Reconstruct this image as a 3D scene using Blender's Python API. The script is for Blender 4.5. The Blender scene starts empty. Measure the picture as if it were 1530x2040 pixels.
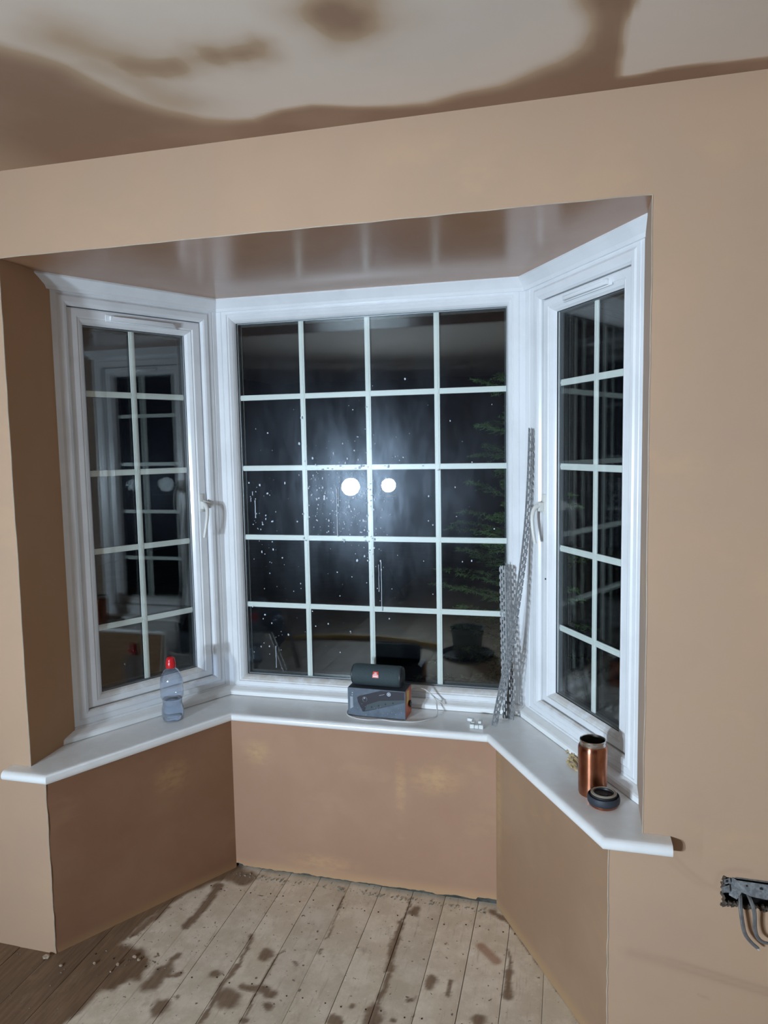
import bpy, bmesh, math, random
import numpy as np
from mathutils import Vector, Matrix, noise as mnoise
random.seed(7)
SC = bpy.context.scene
COL = SC.collection

# ------------------------------------------------------------------ camera, world, exposure
cd = bpy.data.cameras.new('camera')
cam = bpy.data.objects.new('camera', cd); COL.objects.link(cam)
cd.sensor_fit = 'VERTICAL'; cd.sensor_height = 36.0; cd.lens = 1434.03 / 2040 * 36.0
cd.clip_start = 0.02; cd.clip_end = 60
FWD = Vector((-0.24638633, 0.96496494, -0.0902022)); RGT = Vector((0.96915733, 0.24582002, -0.01750973)); UPV = Vector((-0.00527723, 0.09173428, 0.99576954))
M = Matrix((RGT, UPV, -FWD)).transposed().to_4x4(); M.translation = (1.76903, -1.82599, 1.58663)
cam.matrix_world = M
SC.camera = cam
SC.view_settings.view_transform = 'Standard'
SC.view_settings.look = 'None'
SC.view_settings.gamma = 1.0
SC.view_settings.use_curve_mapping = False
SC.view_settings.exposure = 0.0
w = bpy.data.worlds.new('night'); SC.world = w; w.use_nodes = True
w.node_tree.nodes['Background'].inputs[0].default_value = (0.35, 0.45, 0.8, 1)
w.node_tree.nodes['Background'].inputs[1].default_value = 0.006
SC.cycles.max_bounces = 7; SC.cycles.diffuse_bounces = 3; SC.cycles.glossy_bounces = 5; SC.cycles.transmission_bounces = 7
SC.cycles.transparent_max_bounces = 16
SC.cycles.sample_clamp_indirect = 6.0
SC.cycles.use_adaptive_sampling = True; SC.cycles.adaptive_threshold = 0.05; SC.cycles.adaptive_min_samples = 16
SC.cycles.caustics_refractive = False
LAMP_STRENGTH = 1850.0
LAMP_COLOR = (0.665, 0.825, 1.0)

# ------------------------------------------------------------------ measured layout (metres)
HC, HEAD, SILL = 2.40, 2.157, 0.6115
OL, OR_ = 0.15, 1.9576
W1 = Vector((0.4522, 0.7641)); W2 = Vector((1.6253, 0.7633)); WL = Vector((0.1345, 0.2085)); WR = Vector((1.954, 0.2178))
LL, LR = 0.1995, 1.8762
B1 = Vector((0.5515, 0.5678)); B2 = Vector((1.5381, 0.5692))
def floor_z(x, y): return -0.01327 * x + 0.00472 * y

# ------------------------------------------------------------------ materials
def new_mat(name):
    m = bpy.data.materials.new(name); m.use_nodes = True
    return m, m.node_tree, m.node_tree.nodes['Principled BSDF']
def nd(t, typ, **kw):
    n = t.nodes.new(typ)
    for k, v in kw.items(): setattr(n, k, v)
    return n
def mixc(t, a, b, fac, blend='MIX'):
    n = nd(t, 'ShaderNodeMix', data_type='RGBA', blend_type=blend)
    for i, v in ((0, fac), (6, a), (7, b)):
        if isinstance(v, (int, float)): n.inputs[i].default_value = v
        elif isinstance(v, tuple): n.inputs[i].default_value = (*v, 1)
        else: t.links.new(v, n.inputs[i])
    return n.outputs[2]
def ramp(t, src, lo, hi):
    n = nd(t, 'ShaderNodeMapRange', interpolation_type='SMOOTHSTEP'); n.inputs[1].default_value = lo; n.inputs[2].default_value = hi
    t.links.new(src, n.inputs[0]); return n.outputs[0]
def noise_tex(t, scale, detail=4, rough=0.55, stretch=None, off=0.0):
    tc = nd(t, 'ShaderNodeTexCoord'); mp = nd(t, 'ShaderNodeMapping')
    mp.inputs['Scale'].default_value = stretch or (1, 1, 1); mp.inputs['Location'].default_value = (off, off * .7, off * 1.3)
    n = nd(t, 'ShaderNodeTexNoise'); n.inputs['Scale'].default_value = scale; n.inputs['Detail'].default_value = detail; n.inputs['Roughness'].default_value = rough
    t.links.new(tc.outputs['Object'], mp.inputs[0]); t.links.new(mp.outputs[0], n.inputs['Vector']); return n.outputs[0]
def bump(t, b, src, strength, dist=0.002):
    n = nd(t, 'ShaderNodeBump'); n.inputs['Strength'].default_value = strength; n.inputs['Distance'].default_value = dist
    t.links.new(src, n.inputs['Height']); t.links.new(n.outputs[0], b.inputs['Normal'])
def simple(name, col, rough=0.5, metal=0.0, var=0.0, vs=20, spec=0.5, bmp=0.0, bs=60):
    m, t, b = new_mat(name)
    b.inputs['Roughness'].default_value = rough; b.inputs['Metallic'].default_value = metal; b.inputs['Specular IOR Level'].default_value = spec
    dark = tuple(c * (1 - var) for c in col)
    t.links.new(mixc(t, dark, col, ramp(t, noise_tex(t, vs), .35, .65)), b.inputs['Base Color'])
    if bmp: bump(t, b, noise_tex(t, bs, 3), bmp)
    return m
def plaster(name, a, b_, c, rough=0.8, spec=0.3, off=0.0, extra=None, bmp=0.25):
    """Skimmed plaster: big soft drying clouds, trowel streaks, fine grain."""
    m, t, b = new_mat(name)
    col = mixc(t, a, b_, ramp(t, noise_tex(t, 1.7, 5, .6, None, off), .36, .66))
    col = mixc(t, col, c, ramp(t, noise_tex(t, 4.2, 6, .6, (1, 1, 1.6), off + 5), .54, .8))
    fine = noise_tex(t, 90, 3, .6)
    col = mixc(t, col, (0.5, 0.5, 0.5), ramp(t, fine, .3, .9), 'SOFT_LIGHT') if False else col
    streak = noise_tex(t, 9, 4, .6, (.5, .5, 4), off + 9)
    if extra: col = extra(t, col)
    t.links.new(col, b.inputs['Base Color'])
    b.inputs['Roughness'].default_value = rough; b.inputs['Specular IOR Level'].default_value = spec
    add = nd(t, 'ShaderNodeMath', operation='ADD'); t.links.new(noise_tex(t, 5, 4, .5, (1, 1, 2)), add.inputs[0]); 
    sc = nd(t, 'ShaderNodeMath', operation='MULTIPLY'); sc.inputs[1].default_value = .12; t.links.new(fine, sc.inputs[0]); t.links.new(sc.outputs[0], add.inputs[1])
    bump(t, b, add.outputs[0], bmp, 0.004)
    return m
def attr(t, name):
    n = nd(t, 'ShaderNodeAttribute'); n.attribute_name = name; return n.outputs['Fac']

def wall_marks(t, col):
    """filled chase, painted shadow arcs and other darker marks on the drying wall, held in a vertex attribute laid out in wall metres"""
    return mixc(t, col, (0.33, 0.205, 0.135), attr(t, 'mark'))
def patches(centres, col, base_z=None):
    def fn(t, c):
        tc = nd(t, 'ShaderNodeTexCoord'); n1 = noise_tex(t, 26, 5, .7, (1, 1, 2.2))
        for (x, y, z, rx, rz, k) in centres:
            v = nd(t, 'ShaderNodeVectorMath', operation='SUBTRACT'); v.inputs[1].default_value = (x, y, z); t.links.new(tc.outputs['Object'], v.inputs[0])
            v2 = nd(t, 'ShaderNodeVectorMath', operation='MULTIPLY'); v2.inputs[1].default_value = (1 / rx, 1 / rx, 1 / rz); t.links.new(v.outputs[0], v2.inputs[0])
            v3 = nd(t, 'ShaderNodeVectorMath', operation='LENGTH'); t.links.new(v2.outputs[0], v3.inputs[0])
            f = ramp(t, v3.outputs['Value'], 1.0, 0.1); a = nd(t, 'ShaderNodeMath', operation='MULTIPLY'); t.links.new(f, a.inputs[0]); t.links.new(ramp(t, n1, .25, .7), a.inputs[1])
            a2 = nd(t, 'ShaderNodeMath', operation='MULTIPLY'); t.links.new(a.outputs[0], a2.inputs[0]); a2.inputs[1].default_value = k
            c = mixc(t, c, col, a2.outputs[0])
        if base_z is not None:
            sp = nd(t, 'ShaderNodeSeparateXYZ'); t.links.new(tc.outputs['Object'], sp.inputs[0])
            a = nd(t, 'ShaderNodeMath', operation='MULTIPLY'); t.links.new(ramp(t, sp.outputs['Z'], base_z, -.01), a.inputs[0]); a.inputs[1].default_value = .55
            c = mixc(t, c, col, a.outputs[0])
        return c
    return fn
M_wall = plaster('dry_pink_plaster', (0.50, 0.325, 0.208), (0.465, 0.308, 0.205), (0.515, 0.335, 0.205), extra=wall_marks)
M_soffit = plaster('damp_soffit_plaster', (0.40, 0.215, 0.12), (0.45, 0.255, 0.15), (0.42, 0.23, 0.135), rough=0.22, spec=0.36, off=3, bmp=.16)
M_reveal = plaster('damp_reveal_plaster', (0.44, 0.25, 0.13), (0.48, 0.28, 0.155), (0.45, 0.26, 0.14), off=7)
M_reveal_r = plaster('reveal_plaster_right', (0.40, 0.29, 0.22), (0.46, 0.33, 0.24), (0.5, 0.35, 0.22), off=2)
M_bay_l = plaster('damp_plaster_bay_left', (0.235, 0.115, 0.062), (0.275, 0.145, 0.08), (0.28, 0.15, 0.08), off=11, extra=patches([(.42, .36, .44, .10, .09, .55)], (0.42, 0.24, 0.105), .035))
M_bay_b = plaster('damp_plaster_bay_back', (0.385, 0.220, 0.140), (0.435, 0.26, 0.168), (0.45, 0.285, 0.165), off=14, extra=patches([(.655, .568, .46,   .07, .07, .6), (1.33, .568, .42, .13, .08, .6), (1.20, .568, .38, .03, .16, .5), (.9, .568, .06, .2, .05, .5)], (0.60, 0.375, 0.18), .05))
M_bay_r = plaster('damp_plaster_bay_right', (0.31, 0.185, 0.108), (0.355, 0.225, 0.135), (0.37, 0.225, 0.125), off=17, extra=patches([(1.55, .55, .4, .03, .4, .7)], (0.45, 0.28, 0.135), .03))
M_bead_nose = simple('plaster_bead_nose', (0.50, 0.40, 0.30), 0.5, 0, .15)
M_rough_wall = plaster('brown_plaster_rest_of_room', (0.33, 0.20, 0.135), (0.27, 0.165, 0.11), (0.40, 0.27, 0.19), off=20)
M_masonry = simple('dark_masonry', (0.10, 0.10, 0.085), 0.9, 0, .5, 30, bmp=.6)

def upvc(name, base=(0.82, 0.83, 0.84), dust=(0.60, 0.54, 0.46), amount=.7):
    m, t, b = new_mat(name)
    g = nd(t, 'ShaderNodeNewGeometry'); s = nd(t, 'ShaderNodeSeparateXYZ'); t.links.new(g.outputs['Normal'], s.inputs[0])
    up = ramp(t, s.outputs['Z'], .25, .8)
    mul = nd(t, 'ShaderNodeMath', operation='MULTIPLY'); t.links.new(up, mul.inputs[0]); t.links.new(ramp(t, noise_tex(t, 22, 5, .65), .3, .62), mul.inputs[1])
    m2 = nd(t, 'ShaderNodeMath', operation='MULTIPLY'); t.links.new(mul.outputs[0], m2.inputs[0]); m2.inputs[1].default_value = amount
    col = mixc(t, base, tuple(c * .93 for c in base), ramp(t, noise_tex(t, 7), .4, .7))
    t.links.new(mixc(t, col, dust, m2.outputs[0]), b.inputs['Base Color'])
    b.inputs['Roughness'].default_value = 0.22
    return m
M_upvc = upvc('white_upvc')
M_sill = upvc('white_sill_board', (0.88, 0.88, 0.86), (0.83, 0.81, 0.78), .8)
M_bar = simple('white_glazing_bar', (0.80, 0.83, 0.80), 0.35)
M_handle = simple('painted_handle', (0.74, 0.73, 0.68), 0.3)
M_gasket = simple('black_gasket', (0.012, 0.012, 0.014), 0.5)
M_spacer = simple('aluminium_spacer', (0.35, 0.37, 0.40), 0.35, 0.8)

def glass_mat(name, smear):
    m, t, _ = new_mat(name); t.nodes.clear(); out = nd(t, 'ShaderNodeOutputMaterial')
    g = nd(t, 'ShaderNodeNewGeometry'); dp = nd(t, 'ShaderNodeVectorMath', operation='DOT_PRODUCT')
    t.links.new(g.outputs['Incoming'], dp.inputs[0]); t.links.new(g.outputs['Normal'], dp.inputs[1])
    def mth(op, a, b=None):
        n = nd(t, 'ShaderNodeMath', operation=op)
        for i, v in enumerate((a, b)):
            if v is None: continue
            if isinstance(v, (int, float)): n.inputs[i].default_value = v
            else: t.links.new(v, n.inputs[i])
        return n.outputs[0]
    c = mth('ABSOLUTE', dp.outputs['Value']); f = mth('POWER', mth('SUBTRACT', 1.0, c), 5.0); f = mth('ADD', mth('MULTIPLY', f, .957), .043)
    tr = nd(t, 'ShaderNodeBsdfTransparent'); tr.inputs[0].default_value = (0.97, 0.985, 0.975, 1)
    gl = nd(t, 'ShaderNodeBsdfGlossy'); gl.inputs['Roughness'].default_value = 0.0
    mx = nd(t, 'ShaderNodeMixShader'); t.links.new(f, mx.inputs[0]); t.links.new(tr.outputs[0], mx.inputs[1]); t.links.new(gl.outputs[0], mx.inputs[2])
    last = mx
    if smear:
        sm = nd(t, 'ShaderNodeBsdfGlossy'); sm.inputs['Roughness'].default_value = 0.24; sm.inputs['Color'].default_value = (.75, .86, 1, 1)
        k = mth('MULTIPLY', mth('ADD', ramp(t, noise_tex(t, 6, 6, .7, (1, 1, .35)), .35, .75), .35), smear)
        m2 = nd(t, 'ShaderNodeMixShader'); t.links.new(k, m2.inputs[0]); t.links.new(mx.outputs[0], m2.inputs[1]); t.links.new(sm.outputs[0], m2.inputs[2]); last = m2
    t.links.new(last.outputs[0], out.inputs[0]); return m
M_glass_smear = glass_mat('smeared_window_glass', 0.0075)
M_glass_in = glass_mat('inner_window_glass', 0.0012)
M_glass_out = glass_mat('window_glass', 0)

# ------------------------------------------------------------------ object helpers
def link_mesh(name, bm, mat, parent=None, smooth=False, kind=None):
    me = bpy.data.meshes.new(name); bmesh.ops.recalc_face_normals(bm, faces=bm.faces); bm.to_mesh(me); bm.free()
    return link_me(name, me, mat, parent, smooth, kind)
def link_me(name, me, mat, parent=None, smooth=False, kind=None):
    o = bpy.data.objects.new(name, me); COL.objects.link(o)
    for mm in (mat if isinstance(mat, (list, tuple)) else [mat]): me.materials.append(mm)
    if smooth:
        for p in me.polygons: p.use_smooth = True
        try: me.set_sharp_from_angle(angle=math.radians(38))
        except Exception: pass
    if parent is not None: put_parent(o, parent)
    if kind: o['kind'] = kind
    return o
def put_parent(o, parent):
    o.parent = parent; bpy_m = parent_world(parent); o.matrix_parent_inverse = bpy_m.inverted()
def parent_world(p):
    m = Matrix.LocRotScale(p.location, p.rotation_euler.to_quaternion(), p.scale)
    return m if p.parent is None else parent_world(p.parent) @ p.matrix_parent_inverse @ m
def thing(name, label, cat, loc, group=None):
    o = bpy.data.objects.new(name, None); COL.objects.link(o); o.location = loc; o.empty_display_size = .05
    o['label'] = label; o['category'] = cat
    if group: o['group'] = group
    return o
def tag(o, label, cat, group=None, kind=None):
    o['label'] = label; o['category'] = cat
    if group: o['group'] = group
    if kind: o['kind'] = kind
    return o
def box(bm, c, s, rot=None, bev=0.0, mi=0):
    r = bmesh.ops.create_cube(bm, size=1.0)
    vs = r['verts']; bmesh.ops.scale(bm, vec=s, verts=vs)
    if bev:
        es = list({e for v in vs for e in v.link_edges})
        rr = bmesh.ops.bevel(bm, geom=es, offset=bev, segments=2, affect='EDGES', profile=.5)
        vs = list({v for f in rr['faces'] for v in f.verts} | {v for v in vs if v.is_valid})
    if rot is not None: bmesh.ops.rotate(bm, cent=(0, 0, 0), matrix=rot, verts=vs)
    bmesh.ops.translate(bm, vec=c, verts=vs)
    if mi:
        for f in {f for v in vs for f in v.link_faces}: f.material_index = mi
    return vs
def tube(bm, pts, r, n=8, cap=True, mi=0):
    """tube along a polyline; r is a number or one per point"""
    pts = [Vector(p) for p in pts]; rs = r if isinstance(r, (list, tuple)) else [r] * len(pts)
    rings = []; prev = None
    for i, p in enumerate(pts):
        d = (pts[min(i + 1, len(pts) - 1)] - pts[max(i - 1, 0)]).normalized()
        if prev is None: a = d.orthogonal().normalized()
        else: a = (prev - d * prev.dot(d)).normalized()
        prev = a; b = d.cross(a)
        rings.append([bm.verts.new(p + (a * math.cos(2 * math.pi * k / n) + b * math.sin(2 * math.pi * k / n)) * rs[i]) for k in range(n)])
    for u, v in zip(rings, rings[1:]):
        for k in range(n):
            f = bm.faces.new((u[k], u[(k + 1) % n], v[(k + 1) % n], v[k])); f.material_index = mi
    if cap:
        bm.faces.new(rings[0][::-1]).material_index = mi; bm.faces.new(rings[-1]).material_index = mi
def spline(pts, n=8):
    pts = [Vector(p) for p in pts]; P = [pts[0] * 2 - pts[1]] + pts + [pts[-1] * 2 - pts[-2]]; out = []
    for i in range(1, len(P) - 2):
        for k in range(n):
            t = k / n; a, b, c, d = P[i - 1], P[i], P[i + 1], P[i + 2]
            out.append(.5 * ((2 * b) + (c - a) * t + (2 * a - 5 * b + 4 * c - d) * t * t + (3 * b - a - 3 * c + d) * t ** 3))
    out.append(pts[-1]); return out
def lathe(bm, prof, n=40, c=(0, 0, 0), mi=0, axis=None):
    """revolve (radius, height) about z"""
    R = []
    for r, z in prof:
        if r < 1e-6: R.append([bm.verts.new((0, 0, z))])
        else: R.append([bm.verts.new((r * math.cos(2 * math.pi * k / n), r * math.sin(2 * math.pi * k / n), z)) for k in range(n)])
    for u, v in zip(R, R[1:]):
        for k in range(n):
            k2 = (k + 1) % n
            q = [u[k] if len(u) > 1 else u[0], u[k2] if len(u) > 1 else None, v[k2] if len(v) > 1 else None, v[k] if len(v) > 1 else v[0]]
            q = [x for x in q if x is not None]
            if len(q) > 2: bm.faces.new(q).material_index = mi
    vs = [v for r in R for v in r]
    if axis is not None: bmesh.ops.rotate(bm, cent=(0, 0, 0), matrix=axis, verts=vs)
    bmesh.ops.translate(bm, vec=c, verts=vs)
def prism(bm, poly, z0, z1, mi=0):
    a = [bm.verts.new((x, y, z0)) for x, y in poly]; b = [bm.verts.new((x, y, z1)) for x, y in poly]; n = len(poly)
    bm.faces.new(a[::-1]).material_index = mi; bm.faces.new(b).material_index = mi
    for i in range(n): bm.faces.new((a[i], a[(i + 1) % n], b[(i + 1) % n], b[i])).material_index = mi
def grid_mesh(name, us, vs, fn, attrs=None, skip=None):
    """quad grid through numpy; fn(U,V)->xyz arrays; attrs {name: array}"""
    U, V = np.meshgrid(us, vs); x, y, z = fn(U, V); nu, nv = len(us), len(vs)
    co = np.stack([x.ravel(), y.ravel(), z.ravel()], 1)
    i = np.arange(nu * nv).reshape(nv, nu); f = np.stack([i[:-1, :-1], i[:-1, 1:], i[1:, 1:], i[1:, :-1]], -1).reshape(-1, 4)
    if skip is not None:
        cu = (us[:-1] + us[1:]) / 2; cv = (vs[:-1] + vs[1:]) / 2; CU, CV = np.meshgrid(cu, cv); f = f[~skip(CU, CV).ravel()]
    me = bpy.data.meshes.new(name); me.from_pydata(co.tolist(), [], f.tolist())
    for k, a in (attrs or {}).items():
        at = me.attributes.new(k, 'FLOAT', 'POINT'); at.data.foreach_set('value', np.ascontiguousarray(a.ravel(), dtype=np.float32))
    return me
def seg_dist(X, Y, pts):
    d = np.full(X.shape, 1e9)
    for (ax, ay), (bx, by) in zip(pts, pts[1:] if len(pts) > 1 else pts):
        dx, dy = bx - ax, by - ay; L = dx * dx + dy * dy + 1e-12
        t = np.clip(((X - ax) * dx + (Y - ay) * dy) / L, 0, 1); d = np.minimum(d, np.hypot(X - ax - t * dx, Y - ay - t * dy))
    return d
def poly_sd(X, Y, P):
    """signed distance, negative inside"""
    d = seg_dist(X, Y, P + [P[0]]); ins = np.zeros(X.shape, bool)
    for (ax, ay), (bx, by) in zip(P, P[1:] + [P[0]]):
        c = ((ay > Y) != (by > Y)); ins ^= c & (X < (bx - ax) * (Y - ay) / (by - ay + 1e-15) + ax)
    return np.where(ins, -d, d)
def sstep(x): x = np.clip(x, 0, 1); return x * x * (3 - 2 * x)
def vnoise(X, Y, s, seed=0.0):
    out = np.empty(X.size)
    for i, (a, b) in enumerate(zip(X.ravel(), Y.ravel())): out[i] = mnoise.noise((a * s + seed, b * s - seed, seed))
    return out.reshape(X.shape)

# ------------------------------------------------------------------ ceiling with drying plaster
CEIL = [(0.023, -0.758), (0.521, -0.635), (0.658, -0.533), (0.695, -0.493), (0.732, -0.430), (0.742, -0.362), (0.771, -0.293), (0.810, -0.231), (0.846, -0.180), (0.887, -0.132), (0.951, -0.098), (1.014, -0.089), (1.094, -0.121), (1.172, -0.120), (1.261, -0.085), (1.367, -0.059), (1.439, -0.051), (1.539, -0.080), (1.621, -0.088), (1.689, -0.118), (1.754, -0.154), (1.800, -0.202), (1.813, -0.263), (1.811, -0.316), (1.796, -0.369), (1.781, -0.460), (1.759, -0.634), (1.919, -0.634), (1.890, -0.429), (1.886, -0.343), (1.875, -0.280), (1.870, -0.211), (1.870, -0.131), (1.882, -0.053), (1.906, -0.051), (1.967, -0.064), (2.049, -0.062), (2.182, -0.047), (2.610, -0.034), (2.605, 0.316), (-0.013, 0.321)]
CBLOB = [(0.105, .36, [(0.80, -0.52), (0.85, -0.45), (0.90, -0.40)]), (0.060, .62, [(0.885, -0.392), (0.95, -0.376)]), (0.075, .34, [(0.95, -0.372), (1.06, -.385)]), (.055, .68, [(1.07, -.385), (1.135, -0.374)]), (0.080, .86, [(1.345, -0.46), (1.362, -0.43)]), (0.10, .30, [(0.81, -0.43), (0.845, -0.33), (0.875, -0.23)])]
def ceil_wet(X, Y):
    Xw = X + .012 * vnoise(X, Y, 9, 3.1); Yw = Y + .008 * vnoise(X, Y, 8, 7.7)
    sd = poly_sd(Xw, Yw, CEIL)
    soft = np.interp(X, [.6, .85, 1.05, 1.3, 1.70, 1.80, 1.835, 1.9, 2.6], [.075, .06, .022, .02, .045, .04, .018, .010, .010])
    w_ = sstep(.5 - sd / (2 * soft) * 1.0)
    for r, k, pts in CBLOB:
        d = seg_dist(Xw, Yw, pts) + .030 * vnoise(X, Y, 11, 2.2) + .012 * vnoise(X, Y, 30, 5.2); w_ = np.maximum(w_, np.clip(k * 1.15 * np.exp(-(np.maximum(d, 0) / r) ** 1.5 * 1.3), 0, .92))
    return w_
m, t, b = new_mat('drying_ceiling_plaster')
dry = mixc(t, (0.80, 0.68, 0.57), (0.76, 0.655, 0.555), ramp(t, noise_tex(t, 2.2, 4), .4, .65))
wet = mixc(t, (0.31, 0.185, 0.115), (0.36, 0.225, 0.145), ramp(t, noise_tex(t, 3.1, 4), .4, .65))
edge = nd(t, 'ShaderNodeMapRange'); edge.inputs[1].default_value = 0; edge.inputs[2].default_value = .45; t.links.new(attr(t, 'wet'), edge.inputs[0])
c1 = mixc(t, dry, (0.55, 0.39, 0.255), edge.outputs[0])
e2 = nd(t, 'ShaderNodeMapRange'); e2.inputs[1].default_value = .35; e2.inputs[2].default_value = 1; t.links.new(attr(t, 'wet'), e2.inputs[0])
t.links.new(mixc(t, c1, wet, e2.outputs[0]), b.inputs['Base Color']); b.inputs['Roughness'].default_value = .75
bump(t, b, noise_tex(t, 6, 4, .5, (1, 2, 1)), .25, .004)
M_ceil = m
X0, X1, Y0 = -1.9, 3.4, -5.2
us = np.unique(np.concatenate([np.linspace(X0, .4, 6), np.arange(.4, 2.45, .0125), np.linspace(2.45, X1, 5)]))
vs = np.unique(np.concatenate([np.linspace(Y0, -.75, 8), np.arange(-.75, 0.001, .0125), [0.0]]))
A = np.meshgrid(us, vs)
me = grid_mesh('ceiling', us, vs, lambda U, V: (U, V, np.full(U.shape, HC)), {'wet': ceil_wet(*A)})
link_me('ceiling', me, M_ceil, kind='structure')

# ------------------------------------------------------------------ front wall, reveals, soffit
HX0, HX1, HZ0, HZ1 = 2.146, 2.36, 0.455, 0.522       # hole for the socket box
def wall_mark(X, Z):
    m_ = .42 * np.exp(-((seg_dist(X, Z, [(1.914, 0.291), (2.039, 0.276), (2.254, 0.239), (2.605, 0.179)]) - .008) / .006) ** 2) * np.clip((X - 1.88) / .2, 0, 1)
    m_ = np.maximum(m_, .30 * np.exp(-(seg_dist(X, Z, [(1.934, 0.289), (2.605, 0.184)]) / .016) ** 2))
    m_ = np.maximum(m_, .22 * np.exp(-(seg_dist(X, Z, [(2.024, 0.569), (2.064, 0.529), (2.104, 0.499), (2.144, 0.486)]) / .006) ** 2))  # shadow arc painted into the wall colour, sill horn to socket hole
    m_ = np.maximum(m_, .16 * np.exp(-(seg_dist(X, Z, [(2.024, 0.544), (2.074, 0.504), (2.104, 0.489)]) / .006) ** 2))  # fainter painted shadow arc beneath it
    m_ = np.maximum(m_, .22 * np.exp(-(seg_dist(X, Z, [(2.129, 0.499), (2.137, 0.529), (2.160, 0.542), (2.205, 0.544)]) / .006) ** 2))  # shadow arc painted over the corner of the socket hole
    m_ = np.maximum(m_, .35 * np.exp(-(seg_dist(X, Z, [(2.094, 0.204), (2.119, 0.197)]) / .003) ** 2))
    m_ = np.maximum(m_, .30 * np.exp(-(np.abs(Z - (SILL - .02)) / .03) ** 2) * (np.abs(X - 1.98) < .12) * .6)  # darker strip at board height around the right horn
    return m_
us = np.unique(np.round(np.concatenate([np.linspace(X0, OL, 5), [OL, LL], np.linspace(LL, LR, 6), [LR, OR_], np.arange(1.88, 2.7, .005), [HX0, HX1], np.linspace(2.7, X1, 3)]), 4))
vs = np.unique(np.round(np.concatenate([[-.12, 0], np.arange(.15, .62, .005), [SILL - .03, SILL, HEAD, HC, HZ0, HZ1], np.linspace(.7, 2.1, 5)]), 4))
def skip(CU, CV):
    up = (CU > OL) & (CU < OR_) & (CV > SILL - .03) & (CV < HEAD)
    lo = (CU > LL) & (CU < LR) & (CV <= SILL - .03)
    ho = (CU > HX0) & (CU < HX1) & (CV > HZ0) & (CV < HZ1)
    return up | lo | ho
A = np.meshgrid(us, vs)
me = grid_mesh('wall_front', us, vs, lambda U, V: (U, np.zeros(U.shape), V), {'mark': wall_mark(*A)}, skip)
link_me('wall_front', me, M_wall, kind='structure')

def quad_slab(name, pts, mat, n=1):
    bm = bmesh.new(); bm.faces.new([bm.verts.new(p) for p in pts]); return link_mesh(name, bm, mat, kind='structure')
def slab(name, poly, z0, z1, mat):
    bm = bmesh.new(); prism(bm, poly, z0, z1); return link_mesh(name, bm, mat, kind='structure')
slab('wall_reveal_left', [(OL, 0.001), (OL - .012, .33), (OL - .25, .33), (OL - .25, 0.001)], .56, HEAD + .05, M_reveal)
slab('wall_reveal_right', [(OR_, 0.001), (OR_ + .006, .33), (OR_ + .25, .33), (OR_ + .25, 0.001)], .56, HEAD + .05, M_reveal_r)
slab('wall_bay_soffit', [(OL - .1, 0.001), (OR_ + .1, 0.001), (OR_ + .1, .35), (W2.x + .1, .92), (W1.x - .1, .92), (OL - .1, .35)], HEAD, HEAD + .04, M_soffit)
for nm, pts in (('wall_left', [(X0, Y0, -.2), (X0, 0, -.2), (X0, 0, HC), (X0, Y0, HC)]), ('wall_right', [(X1, Y0, -.2), (X1, 0, -.2), (X1, 0, HC), (X1, Y0, HC)]),
                ('wall_back', [(X0, Y0, -.2), (X1, Y0, -.2), (X1, Y0, HC), (X0, Y0, HC)])):
    quad_slab(nm, pts, M_rough_wall)
# angle-bead noses showing as pale lines on the plaster corners
bm = bmesh.new()
def wob(a, b, amp=.0012, n=24):
    a, b = Vector(a), Vector(b); return [a.lerp(b, i / n) + Vector((random.uniform(-amp, amp), 0, random.uniform(-amp, amp))) for i in range(n + 1)]
tube(bm, wob((OL, 0, SILL), (OL, 0, HEAD)), .0018, 6)
tube(bm, wob((OL, 0, HEAD), (OR_, 0, HEAD)), .0014, 6)
tube(bm, wob((OR_, 0, SILL), (OR_, 0, HEAD)), .0015, 6)
tube(bm, wob((LL, 0, 0), (LL, 0, SILL - .03)), .0018, 6)
tube(bm, wob((LR, 0, -.03), (LR, 0, SILL - .03)), .0020, 6)
link_mesh('trim_3', bm, M_bead_nose, kind='structure')

# lower bay walls: a 12 mm skim with a ragged bottom edge over dark masonry
def lower_wall(name, a, b_, mat, gap, seed, lift):
    a, b_ = Vector(a), Vector(b_); d = (b_ - a); L = d.length; d /= L; nrm = Vector((d.y, -d.x)); N = int(L / .006)
    bm = bmesh.new(); fr, bk = [], []; rows = [.0, .08, .3, 1.0]
    for i in range(N + 1):
        s = L * i / N; p = a + d * s
        j = mnoise.noise((s * 16 + seed, seed, 0)) * .5 + mnoise.noise((s * 60 + seed, 3, seed)) * .3 + mnoise.noise((s * 160, seed, 1)) * .12
        zb = floor_z(p.x, p.y) + max(.0, lift(s / L) + gap * j)
        top = SILL - .028
        fr.append([bm.verts.new((p.x, p.y, zb + (top - zb) * r)) for r in rows]); bk.append(bm.verts.new((p.x - nrm.x * .014, p.y - nrm.y * .014, zb)))
    for i in range(N):
        for k in range(len(rows) - 1): bm.faces.new((fr[i][k], fr[i + 1][k], fr[i + 1][k + 1], fr[i][k + 1]))
        bm.faces.new((fr[i][0], bk[i], bk[i + 1], fr[i + 1][0]))
    o = link_mesh(name, bm, mat, kind='structure')
    bm = bmesh.new(); q = nrm * .014; e = d * .02
    ea, eb = (d * .012 if a.y < .01 else -e), (-d * .012 if b_.y < .01 else e)
    prism(bm, [tuple(a - q + ea), tuple(b_ - q + eb), tuple(b_ - nrm * .12 + e), tuple(a - nrm * .12 - e)], -.08, SILL - .03)
    link_mesh('masonry', bm, M_masonry, o)
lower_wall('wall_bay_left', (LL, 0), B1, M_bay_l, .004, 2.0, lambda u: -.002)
lower_wall('wall_bay_back', B1, B2, M_bay_b, .010, 5.0, lambda u:   .011 + .006 * u + (.007 if u > .93 or u < .03 else 0))
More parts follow.
